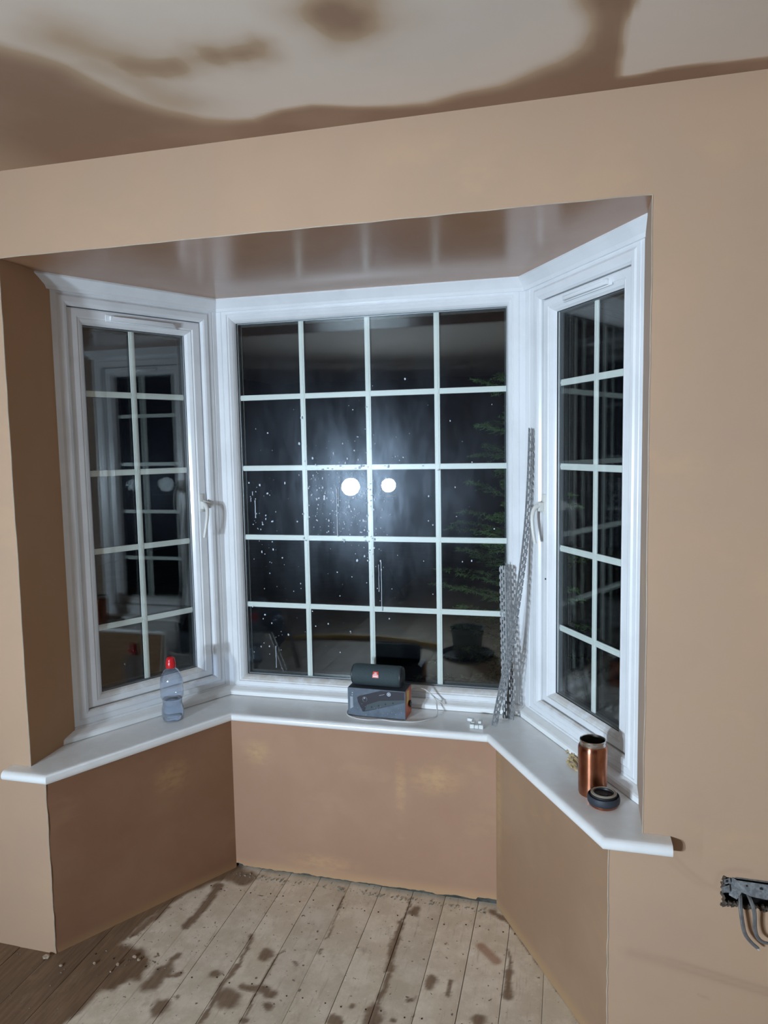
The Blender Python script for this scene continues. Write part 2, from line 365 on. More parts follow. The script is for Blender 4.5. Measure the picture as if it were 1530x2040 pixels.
lower_wall('wall_bay_right', B2, (LR, 0), M_bay_r, .006, 8.0, lambda u: .001)

# ------------------------------------------------------------------ floorboards
FLEFT = [(-0.992, -0.122), (-0.008, 0.020), (0.188, 0.031), (0.430, 0.381), (0.398, 0.264), (0.384, 0.170), (0.378, 0.095), (0.464, 0.089), (0.511, 0.042), (0.527, -0.036), (0.493, -0.053), (0.476, -0.090), (0.440, -0.105), (0.431, -0.156), (0.422, -0.205), (0.409, -0.266), (0.420, -0.631), (0.438, -1.257), (-0.948, -1.257)]
FSTR = [(0.049, [(0.536, 0.530), (0.617, 0.511)]), (0.022, [(0.538, 0.445), (0.544, 0.357), (0.538, 0.218)]), (0.018, [(0.412, 0.296), (0.392, 0.145)]), (0.029, [(0.850, 0.160), (0.854, 0.159)]), (0.02, [(0.735, 0.047), (0.736, 0.045)]), (0.011, [(0.952, 0.138), (0.954, 0.138)]), (0.029, [(0.639, -0.103), (0.643, -0.121)]), (0.013, [(0.668, -0.066), (0.669, -0.066)]), (0.008, [(0.769, 0.232), (0.781, 0.166), (0.781, 0.087)]), (0.012, [(0.781, 0.087), (0.774, 0.000), (0.779, -0.087), (0.778, -0.143)]), (0.037, [(0.799, -0.035), (0.822, -0.048)]), (0.02, [(0.833, 0.014), (0.921, 0.015)]), (0.019, [(0.939, 0.010), (0.940, 0.010)]), (0.017, [(0.942, -0.034), (0.944, -0.035)]), (0.006, [(0.894, 0.199), (0.887, 0.112), (0.886, 0.037), (0.890, -0.041), (0.890, -0.106)]), (0.03, [(0.566, -0.045), (0.573, 0.014)]), (0.016, [(0.574, 0.025), (0.580, 0.089)]), (0.012, [(0.631, 0.017), (0.592, -0.003)]), (0.006, [(1.238, 0.555), (1.236, 0.402), (1.234, 0.301)]), (0.015, [(1.236, 0.402), (1.234, 0.290), (1.246, 0.190)]), (0.012, [(1.250, 0.169), (1.247, 0.057)]), (0.024, [(1.267, 0.485), (1.262, 0.462)]), (0.029, [(1.240, 0.029), (1.248, -0.018)]), (0.014, [(1.298, 0.003), (1.300, 0.002)]), (0.021, [(1.383, 0.181), (1.381, 0.155)]), (0.013, [(1.176, 0.018), (1.177, 0.018)]), (0.017, [(1.128, -0.043), (1.157, -0.041)]), (0.023, [(1.538, 0.062), (1.541, 0.046)]), (0.018, [(1.605, 0.267), (1.607, 0.164)]), (0.008, [(1.596, 0.367), (1.603, 0.278)]), (0.014, [(1.561, 0.522), (1.634, 0.424), (1.709, 0.315)]), (0.014, [(1.709, 0.315), (1.763, 0.223), (1.818, 0.114), (1.863, 0.002)]), (0.017, [(1.533, 0.542), (1.562, 0.508)]), (0.006, [(1.003, 0.498), (1.014, 0.348), (1.013, 0.271)]), (0.012, [(1.327, 0.080), (1.339, 0.083)]), (0.008, [(1.013, 0.224), (1.014, 0.200)]), (0.011, [(1.432, 0.193), (1.438, 0.133)]), (0.017, [(0.893, -0.097), (0.895, -0.098)])]
def floor_wet(X, Y):
    Xw = X + .010 * vnoise(X, Y, 30, 1.5) + .006 * vnoise(X, Y, 80, 4.0); Yw = Y + .014 * vnoise(X, Y, 26, 9.5) + .006 * vnoise(X, Y, 70, 2.0)
    w_ = sstep(.5 - poly_sd(Xw, Yw, FLEFT) / .022)
    for r, pts in FSTR:
        d = seg_dist(Xw, Yw, pts); w_ = np.maximum(w_, sstep((r * 1.15 - d) / (r * .55 + .003)) * .92)
    # plaster slurry run-off along the foot of the left bay wall
    a = np.array([LL, 0]); d_ = seg_dist(X, Y, [(LL, 0), (B1.x, B1.y)]); w_ = np.maximum(w_, sstep((.035 + .02 * vnoise(X, Y, 14, 6) - d_) / .02))
    return w_
m, t, b = new_mat('limed_floorboard')
grain = noise_tex(t, 14, 6, .65, (7, .55, 1)); blot = noise_tex(t, 9, 6, .7)
base = mixc(t, (0.68, 0.565, 0.42), (0.84, 0.72, 0.57), ramp(t, blot, .38, .66))
base = mixc(t, base, (0.40, 0.30, 0.21), ramp(t, grain, .55, .85))
base = mixc(t, base, (0.90, 0.82, 0.72), ramp(t, noise_tex(t, 38, 5, .7), .62, .74))
base = mixc(t, base, (0.20, 0.155, 0.115), ramp(t, noise_tex(t, 60, 3, .5, None, 4), .66, .74))
wetc = mixc(t, (0.175, 0.105, 0.06), (0.25, 0.155, 0.09), ramp(t, grain, .35, .7))
wetc = mixc(t, wetc, (0.27, 0.17, 0.10), ramp(t, noise_tex(t, 16, 4, .6, None, 2), .58, .8))
base = mixc(t, base, wetc, attr(t, 'wet')); base = mixc(t, base, (0.36, 0.175, 0.10), attr(t, 'red'))
oi = nd(t, 'ShaderNodeObjectInfo'); mr = nd(t, 'ShaderNodeMapRange'); mr.inputs[3].default_value = .86; mr.inputs[4].default_value = 1.06; t.links.new(oi.outputs['Random'], mr.inputs[0])
hsv = nd(t, 'ShaderNodeHueSaturation'); t.links.new(mr.outputs[0], hsv.inputs['Value']); t.links.new(base, hsv.inputs['Color'])
smear = mixc(t, hsv.outputs[0], (0.33, 0.235, 0.16), ramp(t, noise_tex(t, 7, 7, .72, (1.6, .8, 1), 8), .56, .74))
t.links.new(mixc(t, hsv.outputs[0], smear, .55), b.inputs['Base Color']); b.inputs['Roughness'].default_value = .62
bump(t, b, grain, .35, .0015)
M_board = m
bm = bmesh.new(); prism(bm, [(X0, Y0), (X1, Y0), (X1, .78), (X0, .78)], -.30, -.16)
fl = link_mesh('floor', bm, simple('dark_underfloor', (0.02, 0.016, 0.012), .9), kind='structure')
PITCH = .1173; J0 = .769
for k in range(-22, 22):
    xa = J0 + PITCH * k; xb = xa + PITCH
    if xb < X0 or xa > X1: continue
    fine_ = -.02 < xb and xa < 1.92
    g = (.0014, .0026)[k % 2] if k not in (6, 4, 0, 1) else .0034
    xs = np.linspace(xa + g / 2, xb - .0006, 19) if fine_ else np.array([xa + .001, xb - .001])
    ymax = .74 if (-.05 < xb and xa < 2.0) else -.0005
    ys = np.concatenate([[Y0], np.arange(-.42, .60, .0066), [ymax]]) if fine_ else np.array([Y0, ymax])
    Am = np.meshgrid(xs, ys)
    at = {'wet': floor_wet(*Am) if fine_ else np.full(Am[0].shape, .9 if xb < .1 else .25)}
    at['red'] = .75 * sstep((.022 - seg_dist(Am[0], Am[1], [(1.509, 0.356), (1.562, 0.302)])) / .012)
    dz = random.uniform(-.0008, .0008)
    def fn(U, V, xs=xs, dz=dz):
        u = (U - xs[0]) / (xs[-1] - xs[0]); return U, V, floor_z(U, V) + dz - .0010 * (np.abs(u * 2 - 1) ** 8)
    me = grid_mesh('floorboard', xs, ys, fn, at)
    bmm = bmesh.new(); bmm.from_mesh(me)
    be = [e for e in bmm.edges if e.is_boundary]; r = bmesh.ops.extrude_edge_only(bmm, edges=be)
    bmesh.ops.translate(bmm, vec=(0, 0, -.016), verts=[v for v in r['geom'] if isinstance(v, bmesh.types.BMVert)])
    bmesh.ops.recalc_face_normals(bmm, faces=bmm.faces); bmm.to_mesh(me); bmm.free()
    link_me('floorboard', me, M_board, fl)
bm = bmesh.new()
for k in range(-4, 10):
    for yy in (.44, .02, -.36):
        for q in (.022, .095):
            x = J0 + PITCH * k + q + random.uniform(-.004, .004); y = yy + random.uniform(-.012, .012)
            lathe(bm, [(0, .0012), (.0026, .0012), (.0026, -.002)], 8, (x, y, floor_z(x, y)))
link_mesh('nail_heads', bm, simple('rusty_nail', (0.07, 0.045, 0.03), .7, .5), fl, kind='stuff')

# ------------------------------------------------------------------ window board (sill)
NOSE = [(0.150, -0.040), (0.2383, -0.0392), (0.5599, 0.5518), (1.5182, 0.5484), (1.8648, -0.0392), (2.022, -0.040)]
def offset_path(path, d):
    """offset a polyline to its right (towards the room when walking +x) by d"""
    P = [Vector(p) for p in path]; out = []
    for i, p in enumerate(P):
        n1 = None; ns = []
        if i > 0: e = (P[i] - P[i - 1]).normalized(); ns.append(Vector((e.y, -e.x)))
        if i < len(P) - 1: e = (P[i + 1] - P[i]).normalized(); ns.append(Vector((e.y, -e.x)))
        if len(ns) == 1: out.append(p + ns[0] * d)
        else:
            h = (ns[0] + ns[1]); h *= 1 / h.length; out.append(p + h * (d / h.dot(ns[0])))
    return out
def sweep(bm, path, prof, caps=True, mi=0):
    """prof: list of (offset towards room, z), swept along path with mitres"""
    rows = [[(q.x, q.y, z) for q in offset_path(path, d)] for d, z in prof]
    V = [[bm.verts.new(p) for p in r] for r in rows]; n = len(prof)
    for k in range(n):
        a, b_ = V[k], V[(k + 1) % n]
        for i in range(len(path) - 1): bm.faces.new((a[i], a[i + 1], b_[i + 1], b_[i])).material_index = mi
    if caps:
        bm.faces.new([r[0] for r in V][::-1]); bm.faces.new([r[-1] for r in V])
bm = bmesh.new()
front = [(0.085, -0.0395)] + NOSE[1:]
r_ = .015
nose = [(-.012, SILL - .030)] + [(r_ * math.sin(a) * .95, SILL - .015 - .015 * math.cos(a)) for a in [math.pi * i / 10 for i in range(11)]] + [(-.012, SILL)]
sweep(bm, front, nose)
inn = offset_path(front, -.012)
back = [(0.085, -.0005), (OL - .004, -.0005), (OL - .06, .25), (W1.x - .06, .82), (W2.x + .06, .82), (OR_ + .05, .25), (OR_ + .003, -.0005), (2.022, -.0005)]
prism(bm, [tuple(p) for p in inn] + back[::-1], SILL - .030, SILL)
link_mesh('trim_1', bm, M_sill, kind='structure', smooth=True)
# cover strip behind, and the cove strip at the head
fl_dir = (W1 - WL).normalized(); fr_dir = (WR - W2).normalized()
path = [tuple(WL - fl_dir * .12), tuple(W1), tuple(W2), tuple(WR + fr_dir * .12)]
bm = bmesh.new(); sweep(bm, path, [(-.01, SILL), (-.01, .640), (.004, .640), (.027, .632), (.032, .628), (.033, .6135), (.024, SILL)])
link_mesh('trim_2', bm, M_sill, kind='structure')
bm = bmesh.new(); sweep(bm, path, [(-.01, HEAD + .001), (.036, HEAD + .001), (.037, HEAD - .006), (.026, HEAD - .017), (.012, HEAD - .033), (.008, HEAD - .044), (-.01, HEAD - .044)])
link_mesh('trim_4', bm, M_upvc, kind='structure')

# ------------------------------------------------------------------ windows
def win_frame(a, b_):
    a, b_ = Vector(a), Vector(b_); t_ = (b_ - a).normalized(); n = Vector((t_.y, -t_.x)); return a, t_, n, (b_ - a).length
def wp(F, s, d, z): a, t_, n, L = F; p = a + t_ * s + n * d; return Vector((p.x, p.y, z))
def ring(bm, F, outer, inner, prof, mi=0):
    """outer/inner = (s0,s1,z0,z1); prof = [(fraction from outer to inner, depth)] closed"""
    V = []
    for fr, d in prof:
        s0, s1, z0, z1 = [o + (i - o) * fr for o, i in zip(outer, inner)]
        V.append([bm.verts.new(wp(F, s, d, z)) for s, z in ((s0, z0), (s1, z0), (s1, z1), (s0, z1))])
    n = len(prof)
    for k in range(n):
        a, b_ = V[k], V[(k + 1) % n]
        for i in range(4): bm.faces.new((a[i], a[(i + 1) % 4], b_[(i + 1) % 4], b_[i])).material_index = mi
def fbox(bm, F, s0, s1, d0, d1, z0, z1, bev=0.0):
    vs = [bm.verts.new(wp(F, s, d, z)) for z in (z0, z1) for s, d in ((s0, d0), (s1, d0), (s1, d1), (s0, d1))]
    fs = [bm.faces.new([vs[i] for i in q]) for q in ((3, 2, 1, 0), (4, 5, 6, 7), (0, 1, 5, 4), (1, 2, 6, 5), (2, 3, 7, 6), (3, 0, 4, 7))]
    if bev:
        es = list({e for f in fs for e in f.edges}); bmesh.ops.bevel(bm, geom=es, offset=bev, segments=2, affect='EDGES', profile=.5)
FRAME_P = [(0, -.07), (0, 0), (.30, 0), (.33, -.002), (.36, 0), (.60, 0), (.68, .004), (.86, .004), (.94, .001), (1, -.006), (1, -.07)]
SASH_P = [(0, -.07), (0, -.012), (.10, -.010), (.52, -.010), (.60, -.014), (.66, -.013), (.86, -.020), (.94, -.026), (1, -.030), (1, -.062)]
FIXED_P = [(0, -.07), (0, 0), (.30, 0), (.33, -.002), (.36, 0), (.62, 0), (.68, -.004), (.74, -.003), (.88, -.012), (.95, -.020), (1, -.030), (1, -.07)]
ZT0, ZT1 = .625, HEAD + .002
def build_window(name, F, outer, fin, sash, glass, vbars, hbars):
    root = bpy.data.objects.new(name, None); COL.objects.link(root); root.location = wp(F, F[3] / 2, 0, SILL); root['kind'] = 'structure'
    bm = bmesh.new(); ring(bm, F, outer, fin, FRAME_P if sash else FIXED_P); link_mesh('frame', bm, M_upvc, root)
    holder = root
    if sash:
        bm = bmesh.new(); ring(bm, F, sash, glass, SASH_P); link_mesh('sash', bm, M_upvc, root)
        bm = bmesh.new(); ring(bm, F, tuple(o + q for o, q in zip(fin, (-.004, .004, -.004, .004))), tuple(o + q for o, q in zip(sash, (.004, -.004, .004, -.004))), [(0, -.034), (1, -.034), (1, -.05), (0, -.05)])
        link_mesh('gasket', bm, M_gasket, root)
    s0, s1, z0, z1 = glass
    big = (s0 - .012, s1 + .012, z0 - .012, z1 + .012)
    bm = bmesh.new(); ring(bm, F, big, (s0 + .001, s1 - .001, z0 + .001, z1 - .001), [(0, -.0305), (1, -.0305), (1, -.034), (0, -.034)]); link_mesh('glazing_gasket', bm, M_gasket, root)
    bm = bmesh.new(); ring(bm, F, big, (s0 + .004, s1 - .004, z0 + .004, z1 - .004), [(0, -.0385), (1, -.0385), (1, -.0525), (0, -.0525)]); link_mesh('spacer', bm, M_spacer, root)
    bm = bmesh.new(); ring(bm, F, big, (s0 + .012, s1 - .012, z0 + .012, z1 - .012), [(0, -.057), (1, -.057), (1, -.066), (0, -.066)]); link_mesh('outer_gasket', bm, M_gasket, root)
    bm = bmesh.new(); fbox(bm, F, big[0], big[1], -.038, -.0345, big[2], big[3]); link_mesh('pane', bm, M_glass_in if sash else M_glass_smear, root)
    bm = bmesh.new(); fbox(bm, F, big[0], big[1], -.0565, -.053, big[2], big[3]); link_mesh('pane', bm, M_glass_out, root)
    h = .0105
    for s in vbars:
        bm = bmesh.new(); fbox(bm, F, s - h, s + h, -.0485, -.0425, z0, z1, .0018); fbox(bm, F, s - .004, s + .004, -.0425, -.0410, z0, z1); link_mesh('glazing_bar', bm, M_bar, root)
    for z in hbars:
        bm = bmesh.new(); fbox(bm, F, s0 + .003, s1 - .003, -.0480, -.0430, z - h, z + h, .0018); fbox(bm, F, s0 + .003, s1 - .003, -.0430, -.0414, z - .004, z + .004)
        for s in vbars: fbox(bm, F, s - .007, s + .007, -.0482, -.0405, z - .007, z + .007)
        link_mesh('glazing_bar', bm, M_bar, root)
    return root
FL_, FB, FR_ = win_frame(WL, W1), win_frame(W1, W2), win_frame(W2, WR)
HB = (1.7865, 1.511, 1.237, .965)
win_l = build_window('window_1', FL_, (-.02, FL_[3] + .004, ZT0, ZT1), (.069, .574, .695, 2.070), (.072, .571, .698, 2.067), (.129, .5145, .738, 2.016), (.311,), HB)
win_b = build_window('window_2', FB, (-.002, FB[3] + .002, ZT0, ZT1), (.067, 1.108, .681, 2.072), None, (.067, 1.108, .681, 2.072), (.330, .591, .853), HB)
win_r = build_window('window_3', FR_, (-.004, FR_[3] + .02, ZT0, ZT1), (.103, .592, .695, 2.064), (.106, .589, .698, 2.061), (.162, .528, .738, 2.016), (.367,), HB)
for c_ in (W1, W2):
    bm = bmesh.new(); lathe(bm, [(0, .55), (.035, .55), (.035, 2.2), (0, 2.2)], 16, (c_.x, c_.y + .045, 0)); link_mesh('corner_post', bm, M_upvc, win_b)

def vent(F, s0, s1, z, parent):
    bm = bmesh.new(); fbox(bm, F, s0 - .012, s1 + .012, -.011, -.006, z - .012, z + .012, .002); fbox(bm, F, s0, s1, -.007, .006, z - .009, z + .008, .004)
    fbox(bm, F, s0 + .01, s1 - .01, .005, .0085, z + .002, z + .006, .001)
    link_mesh('trickle_vent', bm, M_upvc, parent, smooth=True)
vent(FL_, .214, .462, 2.044, win_l); vent(FR_, .250, .485, 2.041, win_r)

def handle(F, s, zc, side, lean, parent):
    """cockspur handle: face plate on the sash, nose over the frame, curved lever hanging down"""
    root = bpy.data.objects.new('handle', None); COL.objects.link(root); root.location = wp(F, s, -.01, zc); put_parent(root, parent)
    bm = bmesh.new()
    fbox(bm, F, s - .010, s + .010, -.012, -.004, zc - .030, zc + .040, .003)
    fbox(bm, F, s - .008, s + .008, -.006, .016, zc - .018, zc + .012, .003)
    a = [wp(F, s, .006, zc + .010), wp(F, s + side * .016, .010, zc + .006), wp(F, s + side * .030, .010, zc - .002)]
    tube(bm, spline(a, 4), .0065, 8)
    link_mesh('latch_body', bm, M_handle, root, smooth=True)
    bm = bmesh.new()
    pts = spline([wp(F, s, .010, zc + .002), wp(F, s + lean * .002, .030, zc - .008), wp(F, s + lean * .006, .040, zc - .035), wp(F, s + lean * .013, .040, zc - .080), wp(F, s + lean * .019, .034, zc - .125)], 6)
    tube(bm, pts, [.0085 - .003 * i / len(pts) for i in range(len(pts))], 10)
    link_mesh('lever', bm, M_handle, root, smooth=True)
    bm = bmesh.new(); lathe(bm, [(0, .001), (.003, .001), (.003, -.001)], 10, axis=Vector((0, 0, 1)).rotation_difference(Vector((F[2].x, F[2].y, 0))).to_matrix(), c=wp(F, s + side * .003, .0165, zc - .003)); link_mesh('screw_head', bm, M_gasket, root)
handle(FL_, .548, 1.378, 1, -1, win_l); handle(FR_, .121, 1.378, -1, .7, win_r)
# screw holes left in the right casement frame
bm = bmesh.new()
for s, z in ((.084, 1.035), (.087, 1.052), (.128, 1.128)):
    lathe(bm, [(0, .0012), (.0032, .0012), (.0034, -.001)], 10, axis=Vector((0, 0, 1)).rotation_difference(Vector((FR_[2].x, FR_[2].y, 0))).to_matrix(), c=wp(FR_, s, .0005 if s < .1 else -.009, z))
link_mesh('screw_holes', bm, M_gasket, win_r, kind='stuff')

# splashes and dried drips of plaster water on the inside of the middle window
bm = bmesh.new(); rnd = random.Random(5)
def splash(s, z, r, asp=1.0):
    n = 7; c0 = bm.verts.new(wp(FB, s, -.0330, z)); vs = []
    for k in range(n):
        a = 2 * math.pi * k / n; q = r * rnd.uniform(.75, 1.2); vs.append(bm.verts.new(wp(FB, s + q * math.cos(a), -.0344, z + q * asp * math.sin(a))))
    for k in range(n): bm.faces.new((c0, vs[k], vs[(k + 1) % n]))
def drip(s, z0, z1, w_):
    n = 10
    pts = [wp(FB, s + rnd.uniform(-.0006, .0006), -.0342, z0 + (z1 - z0) * i / n) for i in range(n + 1)]
    tube(bm, pts, [w_ * (1.25 if i in (0, n) else .8) for i in range(n + 1)], 5)
for cx, cz, sx, sz, n in ((.40, 1.40, .045, .07, 90), (.46, 1.33, .06, .05, 70), (.57, 1.40, .05, .06, 60), (.50, 1.50, .10, .10, 60), (.58, 1.22, .04, .07, 40), (.15, 1.33, .035, .08, 26), (.20, 1.15, .06, .2, 30), (.45, 1.1, .2, .2, 60), (.6, 1.6, .2, .15, 30), (.95, 1.3, .1, .3, 14), (.2, .85, .06, .08, 16)):
    for _ in range(n):
        s, z = rnd.gauss(cx, sx), rnd.gauss(cz, sz)
        if .075 < s < 1.08 and .71 < z < 2.05: splash(s, z, abs(rnd.gauss(.0012, .0010)) + .0007, rnd.choice((1, 1, 1.6)))
for s, z0, z1, w_ in ((.122, 1.385, 1.315, .0022), (.150, 1.30, 1.287, .0020), (.461, 1.43, 1.245, .0020), (.468, 1.435, 1.36, .0014), (.603, 1.43, 1.395, .0018), (.622, 1.14, 1.035, .0012), (.632, 1.15, .96, .0016), (.112, 1.42, 1.405, .0018), (.104, 1.395, 1.38, .0016), (.19, .80, .712, .0012)):
    drip(s, z0, z1, w_)
link_mesh('plaster_splashes', bm, simple('dried_splash', (0.62, 0.68, 0.75), .6), win_b, kind='stuff')

# ------------------------------------------------------------------ work light behind the camera (seen mirrored in the glass)
M_yellow = simple('yellow_paint', (0.75, 0.48, 0.02), .4); M_black = simple('black_plastic', (0.02, 0.02, 0.022), .5)
m, t, b = new_mat('lamp_panel'); t.nodes.clear(); em = nd(t, 'ShaderNodeEmission'); em.inputs[0].default_value = (*LAMP_COLOR, 1); 
_g = nd(t, 'ShaderNodeNewGeometry'); _d = nd(t, 'ShaderNodeVectorMath', operation='DOT_PRODUCT'); t.links.new(_g.outputs['Incoming'], _d.inputs[0]); t.links.new(_g.outputs['Normal'], _d.inputs[1])
_p = nd(t, 'ShaderNodeMath', operation='POWER'); _p.inputs[1].default_value = 5.0; _a = nd(t, 'ShaderNodeMath', operation='ABSOLUTE'); t.links.new(_d.outputs['Value'], _a.inputs[0]); t.links.new(_a.outputs[0], _p.inputs[0])
_m = nd(t, 'ShaderNodeMath', operation='MULTIPLY'); _m.inputs[1].default_value = LAMP_STRENGTH; t.links.new(_p.outputs[0], _m.inputs[0]); t.links.new(_m.outputs[0], em.inputs[1])   # reflector beam: forward weighted
t.links.new(em.outputs[0], nd(t, 'ShaderNodeOutputMaterial').inputs[0]); M_lamp = m
LA, LB = Vector((-.41, -3.69, 1.18)), Vector((-.02, -3.75, 1.19))
base = Vector((-.25, -3.98, floor_z(-.25, -3.98)))
wl = thing('work_light', 'twin-head site light on a black tripod, seen mirrored in the middle window', 'work light', base)
bm = bmesh.new(); tube(bm, [base + Vector((0, 0, .25)), base + Vector((0, 0, 1.13))], .016, 12); link_mesh('pole', bm, M_black, wl)
for k in range(3):
    a = 2 * math.pi * k / 3 + .5; bm = bmesh.new()
    tube(bm, [base + Vector((0, 0, .62)), base + Vector((.42 * math.cos(a), .42 * math.sin(a), .012))], .012, 10); link_mesh('leg', bm, M_black, wl)
bm = bmesh.new(); tube(bm, [(LA.x, -3.98, 1.03), (LB.x, -3.98, 1.03)], .013, 10); link_mesh('crossbar', bm, M_black, wl)
AIM = Vector((1.65, .4, 1.36))
for L_, hw in ((LA, .088), (LB, .068)):
    f = (AIM - L_).normalized(); Rm = f.to_track_quat('Y', 'Z').to_matrix()
    def loc(x, y, z, L_=L_, Rm=Rm): return L_ + Rm @ Vector((x, y, z))
    bm = bmesh.new(); box(bm, loc(0, -.036, 0), (hw * 2 + .04, .06, hw * 2 + .04), Rm, bev=.008); hd = link_mesh('lamp_head', bm, M_black, wl)
    bm = bmesh.new(); lathe(bm, [(0, 0), (hw, 0), (hw, -.004), (0, -.004)], 24, axis=Rm @ Matrix.Rotation(-math.pi / 2, 3, 'X'), c=L_); link_mesh('lamp_panel', bm, M_lamp, hd)
    for sg in (-1, 1):
        bm = bmesh.new(); tube(bm, [loc(sg * (hw + .024), -.04, 0), loc(sg * (hw + .024), -.04, -hw - .03), Vector((L_.x + sg * .02, -3.98, 1.04))], .007, 6); link_mesh('bracket', bm, M_yellow, hd)
    if L_ is LB:
        bm = bmesh.new(); box(bm, loc(.02, -.01, -hw - .045), (.11, .012, .014), Rm, bev=.003); link_mesh('yellow_bar', bm, M_yellow, hd)
# hose and bucket on the floor behind, also seen only in the glass
bm = bmesh.new(); tube(bm, spline([(-.66, -1.98, .02), (-.52, -2.06, .02), (-.22, -2.16, .02), (.206, -2.22, .02), (.50, -2.17, .02), (.80, -2.06, .02)], 10), .022, 10)
bmesh.ops.translate(bm, vec=(0, 0, -.012), verts=bm.verts)
tag(link_mesh('hose', bm, M_yellow, smooth=True), 'yellow hose lying in a shallow curve on the floor, mirrored low in the middle window', 'hose')
bk = Vector((1.03, -1.95, floor_z(1.03, -1.95)))
bt = thing('mixing_bucket', 'grey bucket in a black tray, mirrored at the bottom right of the middle window', 'bucket', bk)
bm = bmesh.new(); lathe(bm, [(0, 0), (.19, 0), (.205, .03), (.20, .032), (.185, .008), (0, .008)], 32, bk); link_mesh('tray', bm, M_black, bt, smooth=True)
bm = bmesh.new(); lathe(bm, [(0, .01), (.10, .01), (.125, .22), (.135, .225), (.120, .222), (.11, .16), (0, .16)], 28, bk); link_mesh('bucket_shell', bm, simple('grey_green_plastic', (0.20, 0.25, 0.24), .4), bt, smooth=True)
bm = bmesh.new(); tube(bm, [bk + Vector((.128 * math.cos(a), .02, .215 - .11 * math.sin(a))) for a in [math.pi * i / 12 for i in range(13)]], .003, 6); link_mesh('bucket_handle', bm, M_spacer, bt)
sx, sy = -.52, -1.62; sz = floor_z(sx, sy)
rr = random.Random(9); bm = bmesh.new(); v = bmesh.ops.create_icosphere(bm, subdivisions=4, radius=1)['verts']
for q in v:
    n_ = mnoise.noise(q.co * 2.3) * .35 + mnoise.noise(q.co * 6) * .12; q.co = Vector((q.co.x * .17 * (1 + n_), q.co.y * .15 * (1 + n_), max(-.19, q.co.z * .24 * (1 + n_ * .4)))) + Vector((sx, sy, sz + .191))
tag(link_mesh('plastic_sack', bm, simple('blue_plastic_film', (0.12, 0.19, 0.34), .15, 0, .3, 12, .9, .8, 30), smooth=True), 'bluish crumpled plastic sack on the floor, mirrored bottom left in the middle window', 'sack')
bm = bmesh.new(); f0, f1 = Vector((-.12, -1.33, floor_z(-.12, -1.33) + .006)), Vector((-.285, -1.46, .42))
for o_ in ((0, 0, 0), (.025, .0, 0)):
    pass
tube(bm, [f0, f1], .004, 6); tube(bm, [f0 + Vector((.03, 0, 0)), f1 + Vector((.03, 0, 0))], .004, 6); bm.faces.new([bm.verts.new(p) for p in (f0, f0 + Vector((.03, 0, 0)), f1 + Vector((.03, 0, 0)), f1)])
tag(link_mesh('metal_rail', bm, M_spacer), 'thin metal rail leaning on the bluish sack, mirrored in the middle window', 'rail')

# ------------------------------------------------------------------ things on the window board
# water bottle
bx, by = .381, .449
bot = thing('water_bottle', 'clear plastic water bottle with red sports cap, part full, on the left sill', 'bottle', (bx, by, SILL))
m, t, _ = new_mat('clear_blue_plastic'); t.nodes.clear(); out = nd(t, 'ShaderNodeOutputMaterial')
tr = nd(t, 'ShaderNodeBsdfTransparent'); tr.inputs[0].default_value = (0.84, 0.89, 0.96, 1); gl = nd(t, 'ShaderNodeBsdfGlossy'); gl.inputs['Roughness'].default_value = .10
df = nd(t, 'ShaderNodeBsdfDiffuse'); df.inputs[0].default_value = (.55, .62, .75, 1)
lw = nd(t, 'ShaderNodeLayerWeight'); lw.inputs[0].default_value = .35
mx = nd(t, 'ShaderNodeMixShader'); fa = nd(t, 'ShaderNodeMath', operation='ADD'); fa.inputs[1].default_value = .05; t.links.new(ramp(t, lw.outputs['Facing'], .0, 1.3), fa.inputs[0]); t.links.new(fa.outputs[0], mx.inputs[0]); t.links.new(tr.outputs[0], mx.inputs[1]); t.links.new(gl.outputs[0], mx.inputs[2])
mx2 = nd(t, 'ShaderNodeMixShader'); mx2.inputs[0].default_value = .10; t.links.new(mx.outputs[0], mx2.inputs[1]); t.links.new(df.outputs[0], mx2.inputs[2]); t.links.new(mx2.outputs[0], out.inputs[0]); M_pet = m
bm = bmesh.new()
prof = [(r * 1.05, z * 1.05) for r, z in [(0, .006), (.018, .002), (.028, 0), (.034, .004), (.037, .014), (.0375, .026), (.0365, .040), (.0335, .052), (.0325, .062), (.0335, .072), (.0365, .080), (.0385, .086), (.0375, .092), (.0388, .098), (.0378, .106), (.0388, .112), (.0378, .120), (.0385, .128), (.038, .138), (.036, .150), (.031, .163), (.024, .174), (.0165, .181), (.0135, .184), (.0135, .195), (0, .195)]]
lathe(bm, prof, 40, (bx, by, SILL)); link_mesh('bottle_body', bm, M_pet, bot, smooth=True)
m, t, b = new_mat('water'); b.inputs['Base Color'].default_value = (.80, .88, .98, 1); b.inputs['Roughness'].default_value = 0.02; b.inputs['Transmission Weight'].default_value = 1; b.inputs['IOR'].default_value = 1.33
bm = bmesh.new(); lathe(bm, [(0, .008)] + [(r - .0012, z + .0012) for r, z in prof[1:10]] + [(.0345, .079), (0, .079)], 40, (bx, by, SILL)); link_mesh('water', bm, m, bot, smooth=True)
M_red = simple('red_plastic', (0.62, 0.015, 0.02), .3)
bm = bmesh.new(); lathe(bm, [(r * 1.05, z * 1.05) for r, z in [(0, .184), (.0165, .184), (.0170, .186), (.0170, .201), (.0155, .204), (.0155, .206), (.0150, .212), (.0125, .218), (.0085, .2205), (0, .2215)]], 32, (bx, by, SILL))
link_mesh('sports_cap', bm, M_red, bot, smooth=True)

